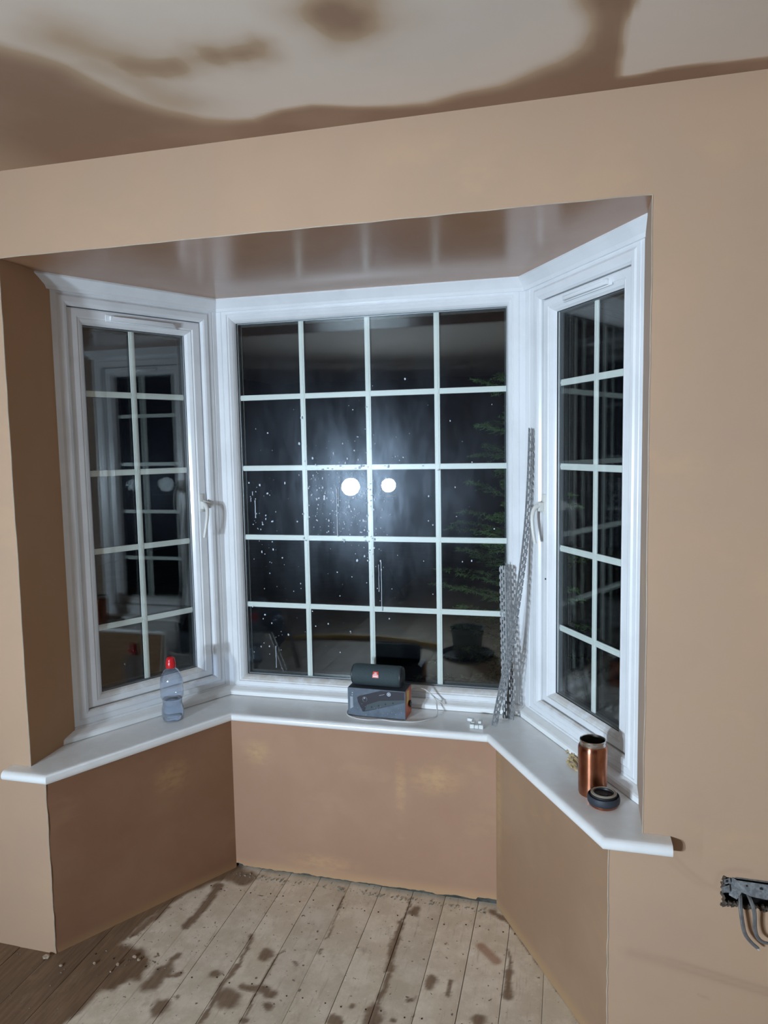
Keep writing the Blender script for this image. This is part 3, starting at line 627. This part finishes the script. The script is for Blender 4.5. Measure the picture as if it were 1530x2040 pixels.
# speaker carton and loudspeaker
FLc, FRc = Vector((.997, .615)), Vector((1.214, .607)); ex = (FRc - FLc).normalized(); ey = Vector((-ex.y, ex.x)); BW, BD, BH = .217, .088, .104
ctn = thing('speaker_carton', 'grey and orange printed speaker carton standing on the middle of the sill', 'box', (FLc.x, FLc.y, SILL))
def cp(u, v, wv): p = FLc + ex * (u * BW) + ey * v; return Vector((p.x, p.y, SILL + .001 + wv * BH))
M_cgrey = simple('carton_grey_print', (0.115, 0.145, 0.185), .4, 0, .25, 30); M_corange = simple('carton_orange_print', (0.62, 0.115, 0.03), .4, 0, .25, 30); M_cdark = simple('carton_dark_print', (0.055, 0.058, 0.068), .4)
bm = bmesh.new()
vs = [bm.verts.new(cp(u, v, z)) for z in (0, 1) for u, v in ((0, 0), (1, 0), (1, BD), (0, BD))]
for q, mi in (((3, 2, 1, 0), 0), ((4, 5, 6, 7), 2), ((0, 1, 5, 4), 0), ((1, 2, 6, 5), 1), ((2, 3, 7, 6), 0), ((3, 0, 4, 7), 0)): bm.faces.new([vs[i] for i in q]).material_index = mi
bmesh.ops.bevel(bm, geom=list(bm.edges), offset=.0012, segments=1, affect='EDGES')
link_mesh('carton_body', bm, [M_cgrey, M_corange, M_cdark], ctn)
def fpoly(bm, pts, off, mi=0, side=False):
    if side: V = [(FRc + ex * off + ey * (u * BD)) for u, v in pts]
    else: V = [(FLc + ex * (u * BW) - ey * off) for u, v in pts]
    a = [bm.verts.new((q.x, q.y, SILL + .001 + v * BH)) for q, (u, v) in zip(V, pts)]; bm.faces.new(a).material_index = mi
def circ(u, v, ru, rv, n=16): return [(u + ru * math.cos(2 * math.pi * k / n), v + rv * math.sin(2 * math.pi * k / n)) for k in range(n)]
bm = bmesh.new(); fpoly(bm, [(.165, .66), (.20, .72), (.58, .965), (.985, .975), (.985, .60), (.30, .175), (.26, .17), (.18, .50)], .0003, 0)
fpoly(bm, [(.30, .20), (.985, .60), (.985, .70), (.55, .60), (.33, .42)][::1], .0006, 1)
for u, v in ((.42, .36), (.54, .43), (.66, .50), (.79, .56)): fpoly(bm, circ(u, v, .014, .03), .0008, 0)
fpoly(bm, circ(.30, .62, .045, .10), .0008, 2); fpoly(bm, circ(.305, .60, .028, .07), .0010, 0); fpoly(bm, circ(.295, .66, .010, .03), .0012, 3)
link_mesh('printed_picture', bm, [simple('print_black', (0.02, 0.02, 0.028), .35), simple('print_teal', (0.055, 0.075, 0.085), .35), simple('print_mid', (0.10, 0.10, 0.115), .35), simple('print_light', (0.45, 0.47, 0.5), .35)], ctn)
bm = bmesh.new()
n = 20
for r0, r1 in ((.024, .034), (.0, .016)):
    for k in range(n):
        a, c2 = 2 * math.pi * k / n, 2 * math.pi * (k + 1) / n
        pts = [(.72 + r * math.cos(x), .86 + r * (BW / BH) * math.sin(x)) for r, x in ((r0, a), (r1, a), (r1, c2), (r0, c2))]
        if r0 == 0: pts = pts[1:3] + [(.72, .86)]
        fpoly(bm, pts, .0010, 0)
fpoly(bm, [(.555, .79), (.645, .845), (.645, .853), (.555, .80)], .0010, 0)
for k in range(3): fpoly(bm, [(.045 + .018 * k, .25 + .02 * k), (.055 + .018 * k, .25 + .02 * k), (.055 + .018 * k, .68), (.045 + .018 * k, .68)], .0008, 0)
rr = random.Random(3)
fpoly(bm, circ(.08, .74, .008, .02, 8), .0008); fpoly(bm, circ(.085, .82, .009, .022, 8), .0008)
for _ in range(34):
    u, v = rr.uniform(.04, .95), rr.uniform(.04, .45); q = rr.uniform(.0015, .004); fpoly(bm, circ(u, v, q, q * 2, 6), .0009)
link_mesh('printed_marks', bm, simple('print_white', (0.50, 0.55, 0.60), .4), ctn, kind='stuff')
bm = bmesh.new(); fpoly(bm, [(.15, .45), (.55, .55), (.62, .90), (.22, .95)], .0006, 0, True); link_mesh('yellow_flash', bm, simple('print_yellow', (0.75, 0.42, 0.03), .4), ctn)
bm = bmesh.new(); c3 = FRc + ex * .004 + ey * (BD * .62)
box(bm, (c3.x, c3.y, SILL + BH * .42), (.006, .020, .020), rot=None, bev=.002); bmesh.ops.rotate(bm, cent=(c3.x, c3.y, SILL + BH * .42), matrix=Matrix.Rotation(math.pi / 4, 3, 'X'), verts=bm.verts)
link_mesh('hanging_tab', bm, M_black, ctn)
SR = .0385; sc_ = FLc + ex * (.475 * BW) + ey * .045; SZ = SILL + .001 + BH + SR
spk = thing('loudspeaker', 'small dark green cylindrical loudspeaker lying on top of the carton', 'speaker', (sc_.x, sc_.y, SILL + BH))
ax = Vector((ex.x, ex.y, 0)); rotx = Vector((0, 0, 1)).rotation_difference(ax).to_matrix()
M_fab = simple('dark_green_mesh_cloth', (0.042, 0.062, 0.068), .75, 0, .2, 300, bmp=.4, bs=900); M_rub = simple('black_rubber', (0.018, 0.02, 0.024), .5)
bm = bmesh.new(); hl = .089
lathe(bm, [(.0358, -hl), (SR - .0006, -hl + .004), (SR, -hl + .012), (SR, hl - .012), (SR - .0006, hl - .004), (.0358, hl)], 48, (sc_.x, sc_.y, SZ), axis=rotx); link_mesh('grille_cloth', bm, M_fab, spk, smooth=True)
for sg in (-1, 1):
    bm = bmesh.new(); lathe(bm, [(.0362, sg * (hl - .002)), (.0362, sg * (hl + .003)), (.034, sg * (hl + .005)), (.030, sg * (hl + .003)), (.025, sg * (hl - .002)), (.018, sg * (hl - .002)), (.014, sg * (hl + .001)), (0, sg * (hl + .001))], 40, (sc_.x, sc_.y, SZ), axis=rotx)
    link_mesh('end_cap', bm, M_rub, spk, smooth=True)
# badge: red tapered plate with white letters and a bar, on the camera side of the cloth
def badge_pt(u, h, off):      # u along the axis, h up the curved front
    ang = math.radians(18) + h / SR; p = sc_ + ex * u - ey * ((SR + off) * math.cos(ang)); return Vector((p.x, p.y, SZ + (SR + off) * math.sin(ang)))
bm = bmesh.new(); UC = .002
def patch(bm, q, off, nseg=4):
    """q: bottom-left, bottom-right, top-right, top-left in (u,h)"""
    rows = []
    for k in range(nseg + 1):
        f = k / nseg; a = Vector(q[0]).lerp(Vector(q[3]), f); c2 = Vector(q[1]).lerp(Vector(q[2]), f); rows.append((bm.verts.new(badge_pt(a.x, a.y, off)), bm.verts.new(badge_pt(c2.x, c2.y, off))))
    for r1, r2 in zip(rows, rows[1:]): bm.faces.new((r1[0], r1[1], r2[1], r2[0]))
patch(bm, [(UC - .0120, -.010), (UC + .0120, -.010), (UC + .0095, .012), (UC - .0095, .012)], .0012); 
link_mesh('badge', bm, M_red_b if False else simple('badge_red', (0.75, 0.05, 0.02), .35), spk)
bm = bmesh.new()
def stroke(u0, h0, u1, h1): patch(bm, [(u0, h0), (u1, h0), (u1, h1), (u0, h1)], .0018, 2)
o_ = UC - .0068; T = .0011
stroke(o_ + .0026, .001, o_ + .0037, .009); stroke(o_, .0, o_ + .0037, .0012); stroke(o_, .0, o_ + .0011, .0032)           # J
q = o_ + .0050; stroke(q, 0, q + T, .009); stroke(q, 0, q + .0034, .0012); stroke(q, .0040, q + .0034, .0052); stroke(q, .0078, q + .0034, .009); stroke(q + .0030, .0008, q + .0040, .0042); stroke(q + .0030, .0048, q + .0040, .0082)   # B
q = o_ + .0100; stroke(q, 0, q + T, .009); stroke(q, 0, q + .0036, .0012)          # L
stroke(UC - .0085, -.0068, UC + .0085, -.0045)
link_mesh('badge_lettering', bm, simple('badge_white', (0.8, 0.8, 0.8), .4), spk)

# white cable looped round the carton
M_cable = simple('white_cable', (0.60, 0.57, 0.54), .4)
zc = SILL + .003
pts = [(1.193, .708, .660), (1.205, .722, .680), (1.230, .728, .692), (1.260, .728, .688), (1.285, .726, .672), (1.303, .722, .652), (1.307, .715, .640), (1.311, .700, .636), (1.316, .664, zc), (1.289, .621, zc), (1.254, .594, zc), (1.217, .586, zc), (1.178, .583, zc), (1.133, .588, zc), (1.084, .577, zc), (1.039, .583, zc), (1.001, .605, zc), (.986, .636, zc), (.984, .672, zc)]
bm = bmesh.new(); tube(bm, spline(pts, 6), .0024, 8); tube(bm, spline([(1.285, .726, .672), (1.305, .729, .656), (1.322, .730, .642), (1.334, .727, .636)], 6), .0017, 8)
tag(link_mesh('charging_cable', bm, M_cable, smooth=True), 'thin white charging cable looped around the speaker carton', 'cable')

# galvanised plasterer's angle beads leaning in the right corner
m, t, b = new_mat('galvanised_steel'); b.inputs['Metallic'].default_value = .35; b.inputs['Roughness'].default_value = .6
t.links.new(mixc(t, (0.17, 0.175, 0.18), (0.26, 0.265, 0.265), ramp(t, noise_tex(t, 120, 3), .4, .6)), b.inputs['Base Color']); M_galv = m
def angle_bead(path, da, db, wing=.024, pitch=.026):
    """perforated two-wing bead: nose tube plus two pierced strips with scalloped edges; path = centre line (nose); da, db = wing directions"""
    P = spline(path, 24); L = [0]
    for a, b_ in zip(P, P[1:]): L.append(L[-1] + (b_ - a).length)
    def at(s):
        s = min(max(s, 0), L[-1] - 1e-6); i = max(k for k in range(len(L)) if L[k] <= s); i = min(i, len(P) - 2); f = (s - L[i]) / (L[i + 1] - L[i]); return P[i].lerp(P[i + 1], f)
    bm = bmesh.new(); tube(bm, [at(L[-1] * k / 40) for k in range(41)], .0020, 8)
    n = int(L[-1] / pitch)
    for D in (da, db):
        D = Vector(D).normalized()
        def strip(s0, s1, w0, w1):
            v = [bm.verts.new(at(s) + D * w_) for s, w_ in ((s0, w0), (s1, w0), (s1, w1), (s0, w1))]; bm.faces.new(v)
        g = .0058
        for k in range(n):
            s = k * pitch; S = pitch
            strip(s, s + S, .0, .0062)                                  # rail by the nose
            strip(s, s + .42 * S, .0062, .0090)
            strip(s, s + S, .0090, .0135)                               # middle rail
            strip(s + .5 * S, s + .92 * S, .0135, .0165)
            strip(s, s + S, .0165, .0205)                               # outer rail
            strip(s + .12 * S, s + .75 * S, .0205, .0235)               # scallop
    me = bpy.data.meshes.new('angle_bead'); bmesh.ops.remove_doubles(bm, verts=bm.verts, dist=1e-6)
    r = bmesh.ops.solidify(bm, geom=list(bm.faces), thickness=.0006) if False else None
    bm.to_mesh(me); bm.free(); return me
me = angle_bead([(1.572, .690, SILL + .002), (1.566, .712, .80), (1.561, .730, 1.0), (1.558, .738, 1.167)], (-1, .10, 0), (.55, -.35, 0))
tag(link_me('angle_bead', me, M_galv), 'shorter perforated galvanised angle bead standing upright against the middle window', 'angle bead', 'plaster angle beads in the right corner')
me = angle_bead([(1.518, .620, SILL + .002), (1.544, .637, .747), (1.571, .655, .885), (1.600, .676, 1.076), (1.624, .693, 1.284), (1.635, .702, 1.458), (1.641, .707, 1.643)], (.75, -.45, 0), (.85, .55, 0))
tag(link_me('angle_bead', me, M_galv), 'tall bowed galvanised angle bead leaning on the right corner post', 'angle bead', 'plaster angle beads in the right corner')

# small white plastic connector pieces
cb = thing('plastic_connector', 'little white plastic block connector in front of the angle beads', 'connector', (1.466, .596, SILL))
M_wp = simple('white_connector_plastic', (0.78, 0.80, 0.78), .35)
def part_boxes(name, lst, parent, mat=M_wp):
    for c_, s_, ang in lst:
        bm = bmesh.new(); box(bm, (0, 0, 0), s_, rot=Matrix.Rotation(ang, 3, 'Z'), bev=.001); bmesh.ops.translate(bm, vec=c_, verts=bm.verts); link_mesh(name, bm, mat, parent)
z0 = SILL + .0075
part_boxes('terminal_cube', [((1.4545, 0.5870, z0), (.0145, .013, .014), 0), ((1.4700, 0.5865, z0 - .0005), (.0135, .013, .012), 0), ((1.4855, 0.5860, z0), (.0150, .013, .014), 0), ((1.4555, 0.6120, z0 + .001), (.0115, .026, .015), .05), ((1.4795, 0.6130, z0 + .003), (.0110, .026, .019), -.03), ((1.4435, 0.6330, z0 + .004), (.022, .010, .010), -.15)], cb)
bm = bmesh.new(); box(bm, (1.4665, .606, SILL + .0022), (.036, .030, .003)); link_mesh('base_web', bm, M_wp, cb)

# brass screws scattered behind the flask
M_brass = simple('yellow_zinc', (0.78, 0.60, 0.33), .35, .4, .3, 80)
bm = bmesh.new(); lathe(bm, [(0, .052), (.0008, .046), (.0017, .043), (.0019, .014), (.0018, .006), (.0042, .0010), (.0044, 0), (0, 0)], 12)
me = bpy.data.meshes.new('screw'); bmesh.ops.recalc_face_normals(bm, faces=bm.faces); bm.to_mesh(me); bm.free()
bm = bmesh.new()
pts = [Vector((.00195 * math.cos(i * .8), .00195 * math.sin(i * .8), .014 + i * .0009)) for i in range(32)]; tube(bm, pts, .0006, 4)
me2 = bpy.data.meshes.new('thread'); bm.to_mesh(me2); bm.free()
rr = random.Random(11)
for i, (x, y, az, el, dz) in enumerate(((1.778, .392, -1.0, .02, 0), (1.786, .376, -1.25, .03, .004), (1.776, .372, -1.3, .02, 0), (1.784, .352, -1.15, .02, 0), (1.792, .346, -1.3, .02, .004), (1.781, 0.450, -.1, .02, 0), (1.789, 0.431, -.9, .05, 0), (1.795, 0.437, -1.1, .03, .004), (1.783, 0.418, -1.25, .04, 0), (1.790, 0.411, -1.15, .02, .004), (1.795, 0.395, -1.2, .03, 0), (1.798, 0.385, -1.3, .0, .004), (1.807, 0.405, -.9, .1, .006), (1.795, 0.460, -.95, .25, .004), (1.771, 0.445, .05, .04, 0), (1.801, 0.373, -1.1, .02, 0), (1.810, 0.423, -1.4, .0, 0))):
    s_ = thing('screw', 'brass-coloured wood screw in the loose pile beside the copper flask', 'screw', (x, y, SILL + .0045 + dz), 'loose screws behind the copper flask')
    s_.scale = (1.3, 1.3, 1.0); s_.rotation_euler = Vector((math.cos(az) * math.cos(el), math.sin(az) * math.cos(el), math.sin(el))).to_track_quat('Z', 'Y').to_euler()
    for nm, mm in (('shank', me), ('thread', me2)):
        o = bpy.data.objects.new(nm, mm); COL.objects.link(o); o.parent = s_
        if not mm.materials: mm.materials.append(M_brass)

# copper flask and its lid
m, t, b = new_mat('brushed_copper'); b.inputs['Metallic'].default_value = 1; b.inputs['Roughness'].default_value = .30; b.inputs['Anisotropic'].default_value = .85
tg = nd(t, 'ShaderNodeTangent', direction_type='RADIAL', axis='Z'); t.links.new(tg.outputs[0], b.inputs['Tangent']); b.inputs['Anisotropic Rotation'].default_value = .25
t.links.new(mixc(t, (0.40, 0.155, 0.085), (0.50, 0.215, 0.125), ramp(t, noise_tex(t, 25, 5, .6), .35, .65)), b.inputs['Base Color']); M_cop = m
M_steel = simple('stainless_lip', (0.55, 0.53, 0.50), .22, 1.0)
fx, fy = 1.842, .188; H = .160
fk = thing('copper_flask', 'open copper-coloured insulated flask standing on the right sill', 'flask', (fx, fy, SILL))
bm = bmesh.new(); lathe(bm, [(0.0000, 0.0019), (0.0335, 0.0000), (0.0367, 0.0019), (0.0383, 0.0075), (0.0389, 0.0282), (0.0395, 0.0940), (0.0402, 0.1269), (0.0400, 0.1344), (0.0383, 0.1401), (0.0365, 0.1424), (0.0353, 0.1424)], 64, (fx, fy, SILL)); link_mesh('flask_body', bm, M_cop, fk, smooth=True)
bm = bmesh.new(); lathe(bm, [(0.0355, 0.1415), (0.0358, 0.1429), (0.0350, 0.1438), (0.0350, 0.1504), (0.0358, 0.1518), (0.0355, 0.1565), (0.0342, 0.1575), (0.0326, 0.1560), (0.0321, 0.1410), (0.0321, 0.0188), (0.0000, 0.0141)], 64, (fx, fy, SILL)); link_mesh('steel_neck', bm, M_steel, fk, smooth=True)
lx, ly = 1.869, .126
ld = thing('flask_lid', 'black flask lid with copper top lying upside down in front of the flask', 'lid', (lx, ly, SILL))
bm = bmesh.new(); lathe(bm, [(0, .0005), (.034, .0005), (.0385, .004), (.0400, .009), (.0395, .0095), (0, .0095)], 56, (lx, ly, SILL)); link_mesh('copper_top', bm, M_cop, ld, smooth=True)
bm = bmesh.new(); lathe(bm, [(.0398, .0095), (.0422, .012), (.0430, .018), (.0428, .024), (.0415, .029), (.0395, .030), (.0388, .026), (.0372, .024), (.0365, .024), (0, .024)], 56, (lx, ly, SILL)); link_mesh('lid_ring', bm, simple('blue_black_rubber', (0.028, 0.034, 0.045), .55), ld, smooth=True)
bm = bmesh.new(); lathe(bm, [(.0350, .023), (.0350, .034), (.0340, .0350), (.0330, .0350)], 56, (lx, ly, SILL)); lathe(bm, [(.0275, .036), (.026, .037), (.0245, .036), (.023, .030), (.012, .027), (.010, .031), (.007, .032), (0, .031)], 48, (lx, ly, SILL)); link_mesh('stopper', bm, M_black, ld, smooth=True)
bm = bmesh.new(); lathe(bm, [(.0338, .033), (.0338, .0362), (.0320, .0372), (.0308, .0362), (.0300, .0362), (.0290, .0378), (.0275, .0378), (.0268, .035)], 56, (lx, ly, SILL)); link_mesh('seal_ring', bm, simple('beige_seal', (0.33, 0.29, 0.22), .5), ld, smooth=True)

# ------------------------------------------------------------------ socket box and cables in the right wall
bx_ = thing('socket_back_box', 'bent galvanised socket back box hanging out of its hole in the wall', 'electrical box', (2.20, 0, .49))
M_hole = simple('rough_hole', (0.045, 0.038, 0.032), .95, 0, .5, 60)
bm = bmesh.new()
V = [bm.verts.new(p) for p in ((HX0, 0, HZ0), (HX1, 0, HZ0), (HX1, 0, HZ1), (HX0, 0, HZ1), (HX0, .05, HZ0), (HX1, .05, HZ0), (HX1, .05, HZ1), (HX0, .05, HZ1))]
for q in ((0, 1, 5, 4), (1, 2, 6, 5), (2, 3, 7, 6), (3, 0, 4, 7), (4, 5, 6, 7)): bm.faces.new([V[i] for i in q])
link_mesh('recess', bm, M_hole, bx_)
bm = bmesh.new()          # folded sheet: side lugs, tilted face plate
def sheet(pts, th=.0012):
    a = [Vector(p) for p in pts]; n = (a[1] - a[0]).cross(a[2] - a[0]).normalized() * th
    u = [bm.verts.new(p) for p in a]; v = [bm.verts.new(p + n) for p in a]; bm.faces.new(u[::-1]); bm.faces.new(v)
    for i in range(len(a)): bm.faces.new((u[i], u[(i + 1) % len(a)], v[(i + 1) % len(a)], v[i]))
sheet([(2.172, -.012, .524), (2.34, -.014, .520), (2.34, -.022, .486), (2.232, -.026, .492), (2.205, -.024, .494), (2.182, -.020, .500)])
sheet([(2.160, .006, .523), (2.173, -.012, .524), (2.183, -.020, .500), (2.176, -.004, .470), (2.160, .004, .474)])
sheet([(2.146, -.006, .518), (2.160, -.003, .523), (2.161, -.006, .512), (2.147, -.008, .507)])
sheet([(2.140, -.010, .500), (2.158, -.006, .506), (2.160, -.008, .488), (2.141, -.012, .488)])
sheet([(2.173, -.004, .524), (2.34, -.006, .522), (2.34, .03, .522), (2.173, .03, .524)])
link_mesh('metal_box', bm, M_galv, bx_)
bm = bmesh.new()
for x, z, r in ((2.195, .515, .0022), (2.227, .512, .0040), (2.152, .516, .0028)):
    lathe(bm, [(0, .0006), (r, .0006), (r, -.0006)], 12, axis=Matrix.Rotation(math.pi / 2, 3, 'X'), c=(x, (-.0155 if x > 2.16 else -.0070), z))
link_mesh('screw_holes', bm, M_gasket, bx_, kind='stuff')
bm = bmesh.new(); rr = random.Random(4)      # ragged plaster lip below and beside the hole
for i in range(46):
    f = i / 45; x = HX0 - .004 + f * (HX1 - HX0 + .004); 
    box(bm, (x, -.001, HZ0 + rr.uniform(-.005, .004)), (rr.uniform(.004, .009), .008, rr.uniform(.004, .009)), Matrix.Rotation(rr.uniform(0, 1.5), 3, 'Y'))
for i in range(14): box(bm, (HX0 - .001 + rr.uniform(-.003, .003), -.001, HZ0 + (HZ1 - HZ0) * i / 13), (.006, .006, .006), Matrix.Rotation(rr.uniform(0, 1.5), 3, 'Y'))
link_mesh('broken_plaster_edge', bm, simple('broken_plaster', (0.12, 0.09, 0.065), .95, 0, .5, 80), bx_, kind='stuff')
M_gcab = simple('grey_twin_cable', (0.17, 0.165, 0.16), .5, 0, .3, 60)
def flat_cable(pts, label, tip):
    P = spline(pts, 8); bm = bmesh.new()
    tube(bm, P, .0036, 8); o_ = Vector((.0030, 0, 0)); tube(bm, [p + o_ for p in P], .0030, 8)
    o = link_mesh('power_cable', bm, M_gcab, smooth=True); tag(o, label, 'cable')
    if tip:
        bm = bmesh.new(); d = (P[-1] - P[-2]).normalized(); tube(bm, [P[-1] - d * .001, P[-1] + d * .006], .0028, 8); link_mesh('cut_end', bm, M_cable, o)
flat_cable([(2.186, .03, .485), (2.181, -.010, .482), (2.179, -.026, .462), (2.184, -.030, .423), (2.191, -.028, .398), (2.204, -.026, .380), (2.219, -.026, .367)], 'grey cable hanging from the socket hole, the one with the cut white end', True)
flat_cable([(2.197, .03, .487), (2.200, -.020, .487), (2.207, -.036, .462), (2.209, -.036, .425), (2.216, -.034, .400), (2.232, -.032, .388), (2.262, -.03, .386)], 'grey cable hanging from the socket hole that curls off to the right', False)

# ------------------------------------------------------------------ lumps of dried plaster and grit on the boards
CH = [(0.183, -0.023, .016), (0.253, -0.044, .008), (0.348, -0.011, .009), (0.422, 0.003, .010), (0.454, 0.044, .011), (0.474, 0.036, .010), (0.384, 0.117, .010), (0.418, -0.029, .005), (0.516, 0.060, .007), (0.731, 0.523, .008), (0.641, 0.357, .005), (1.395, 0.337, .006), (1.234, 0.170, .006), (1.352, 0.020, .006), (1.084, 0.440, .005)]
m, t, b = new_mat('dried_plaster_lump'); t.links.new(mixc(t, (0.34, 0.24, 0.16), (0.52, 0.43, 0.33), ramp(t, noise_tex(t, 70, 3), .4, .6)), b.inputs['Base Color']); b.inputs['Roughness'].default_value = .9; M_lump = m
LUMP = {3: 'lump of plaster in the middle of the row on the wet left boards', 4: 'left one of the twin plaster lumps touching on the wet patch edge', 5: 'right one of the twin plaster lumps touching on the wet patch edge', 6: 'pale plaster lump near the foot of the left bay wall', 9: 'white plaster lump in the back left corner by the bay wall', 11: 'plaster lump on the pale boards nearest the right bay corner'}
rr = random.Random(2)
def lump(bm, x, y, r):
    v = bmesh.ops.create_icosphere(bm, subdivisions=1, radius=r * .62)['verts']; sx, sy, sz = rr.uniform(.7, 1.3), rr.uniform(.7, 1.2), rr.uniform(.5, .9)
    for q in v: q.co = Vector((q.co.x * sx, q.co.y * sy, q.co.z * sz)) * rr.uniform(.8, 1.2)
    bmesh.ops.translate(bm, vec=(x, y, floor_z(x, y) + r * .36), verts=v)
for i, (x, y, r) in enumerate(CH):
    bm = bmesh.new(); lump(bm, x, y, r); o = link_mesh('plaster_lump', bm, M_lump)
    if i == 0: tag(o, 'largest brown plaster lump on the floor at the foot of the left plaster corner', 'plaster lump', 'plaster lumps on the floorboards')
    else: tag(o, LUMP.get(i, 'small loose lump of dried plaster lying on the floorboards'), 'plaster lump', 'plaster lumps on the floorboards')
bm = bmesh.new()
for _ in range(260):
    u = rr.random(); x = rr.uniform(.0, 1.75); y = rr.uniform(-.3, .52)
    # keep inside the bay outline
    if y > .0:
        lo = LL + (B1.x - LL) * y / .535 + .01; hi = LR + (B2.x - LR) * y / .535 - .01; x = rr.uniform(lo, min(hi, lo + (1.3 if rr.random() < .5 else .35)))
    elif y > -.02: continue
    lump(bm, x, y, rr.uniform(.0012, .0035))
for _ in range(150):      # rubble in the gap below the back bay wall
    x = rr.uniform(B1.x + .01, B2.x - .01); lump(bm, x, .531 + rr.uniform(-.012, .010), rr.uniform(.002, .006))
tag(link_mesh('grit', bm, simple('grey_green_grit', (0.33, 0.33, 0.27), .9, 0, .5, 90)), 'fine plaster grit and rubble scattered on the boards and along the wall foot', 'grit', kind='stuff')

# ------------------------------------------------------------------ outside: dark ground and two conifers
bm = bmesh.new(); prism(bm, [(-6, .95), (9, .95), (9, 12), (-6, 12)], -.45, -.35)
link_mesh('ground', bm, simple('dark_paving', (0.05, 0.048, 0.045), .8, 0, .5, 3), kind='structure')
M_needle = simple('conifer_needles', (0.20, 0.36, 0.12), .6, 0, .55, 5); M_bark = simple('conifer_bark', (0.05, 0.035, 0.025), .9)
def conifer(x, y, h, seed, label):
    root = thing('conifer', label, 'tree', (x, y, -.35), 'conifers outside the window'); rr = random.Random(seed)
    bm = bmesh.new(); tube(bm, [(x, y, -.35), (x + .02, y, h * .5), (x, y, h)], [.035, .022, .004], 10); link_mesh('trunk', bm, M_bark, root)
    V, Fc = [], []; bmb = bmesh.new()
    def needle(p, d, L):
        side = d.cross(Vector((rr.uniform(-1, 1), rr.uniform(-1, 1), rr.uniform(-1, 1)))).normalized() * .0022; i = len(V)
        V.extend([p - side, p + side, p + d * L]); Fc.append((i, i + 1, i + 2))
    z = -.1
    while z < h - .05:
        for _ in range(2):
            a = rr.uniform(0, 2 * math.pi); L = (.20 + .42 * (1 - (z + .1) / (h + .1))) * rr.uniform(.75, 1.15)
            d = Vector((math.cos(a), math.sin(a), rr.uniform(.25, .6))).normalized(); p = Vector((x, y, z)); pts = [p.copy()]; n = 9
            for k in range(n): p = p + d * (L / n); d = (d + Vector((0, 0, -.05))).normalized(); pts.append(p.copy())
            tube(bmb, pts, [.006 - .0055 * k / n for k in range(n + 1)], 5)
            side = d.cross(Vector((0, 0, 1))).normalized()
            for k in range(2, n + 1):
                for sgn in (-1, 1, -1, 1):
                    q0 = pts[k].lerp(pts[k - 1], rr.random()); td = (side * sgn * rr.uniform(.6, 1) + d * rr.uniform(.5, .9) + Vector((0, 0, rr.uniform(-.25, .15)))).normalized(); tl = rr.uniform(.05, .12) * (1.15 - k / n * .6)
                    for j in range(11):
                        pp = q0 + td * tl * j / 10
                        for _n in range(2): needle(pp, (td * .8 + Vector((rr.uniform(-1, 1), rr.uniform(-1, 1), rr.uniform(-.7, .7)))).normalized(), rr.uniform(.012, .024))
                for j in range(4): needle(pts[k].lerp(pts[k - 1], rr.random()), (d + Vector((rr.uniform(-1, 1), rr.uniform(-1, 1), rr.uniform(-1, 1)))).normalized(), .022)
        z += .05
    link_mesh('branches', bmb, M_bark, root, kind='stuff')
    me = bpy.data.meshes.new('foliage'); me.from_pydata([tuple(v) for v in V], [], Fc); link_me('foliage', me, M_needle, root, kind='stuff')
conifer(1.45, 2.60, 2.05, 21, 'dark green conifer outside, filling the right column of the middle window')
conifer(2.72, 2.60, 2.5, 22, 'dark conifer outside, seen through the right casement window')
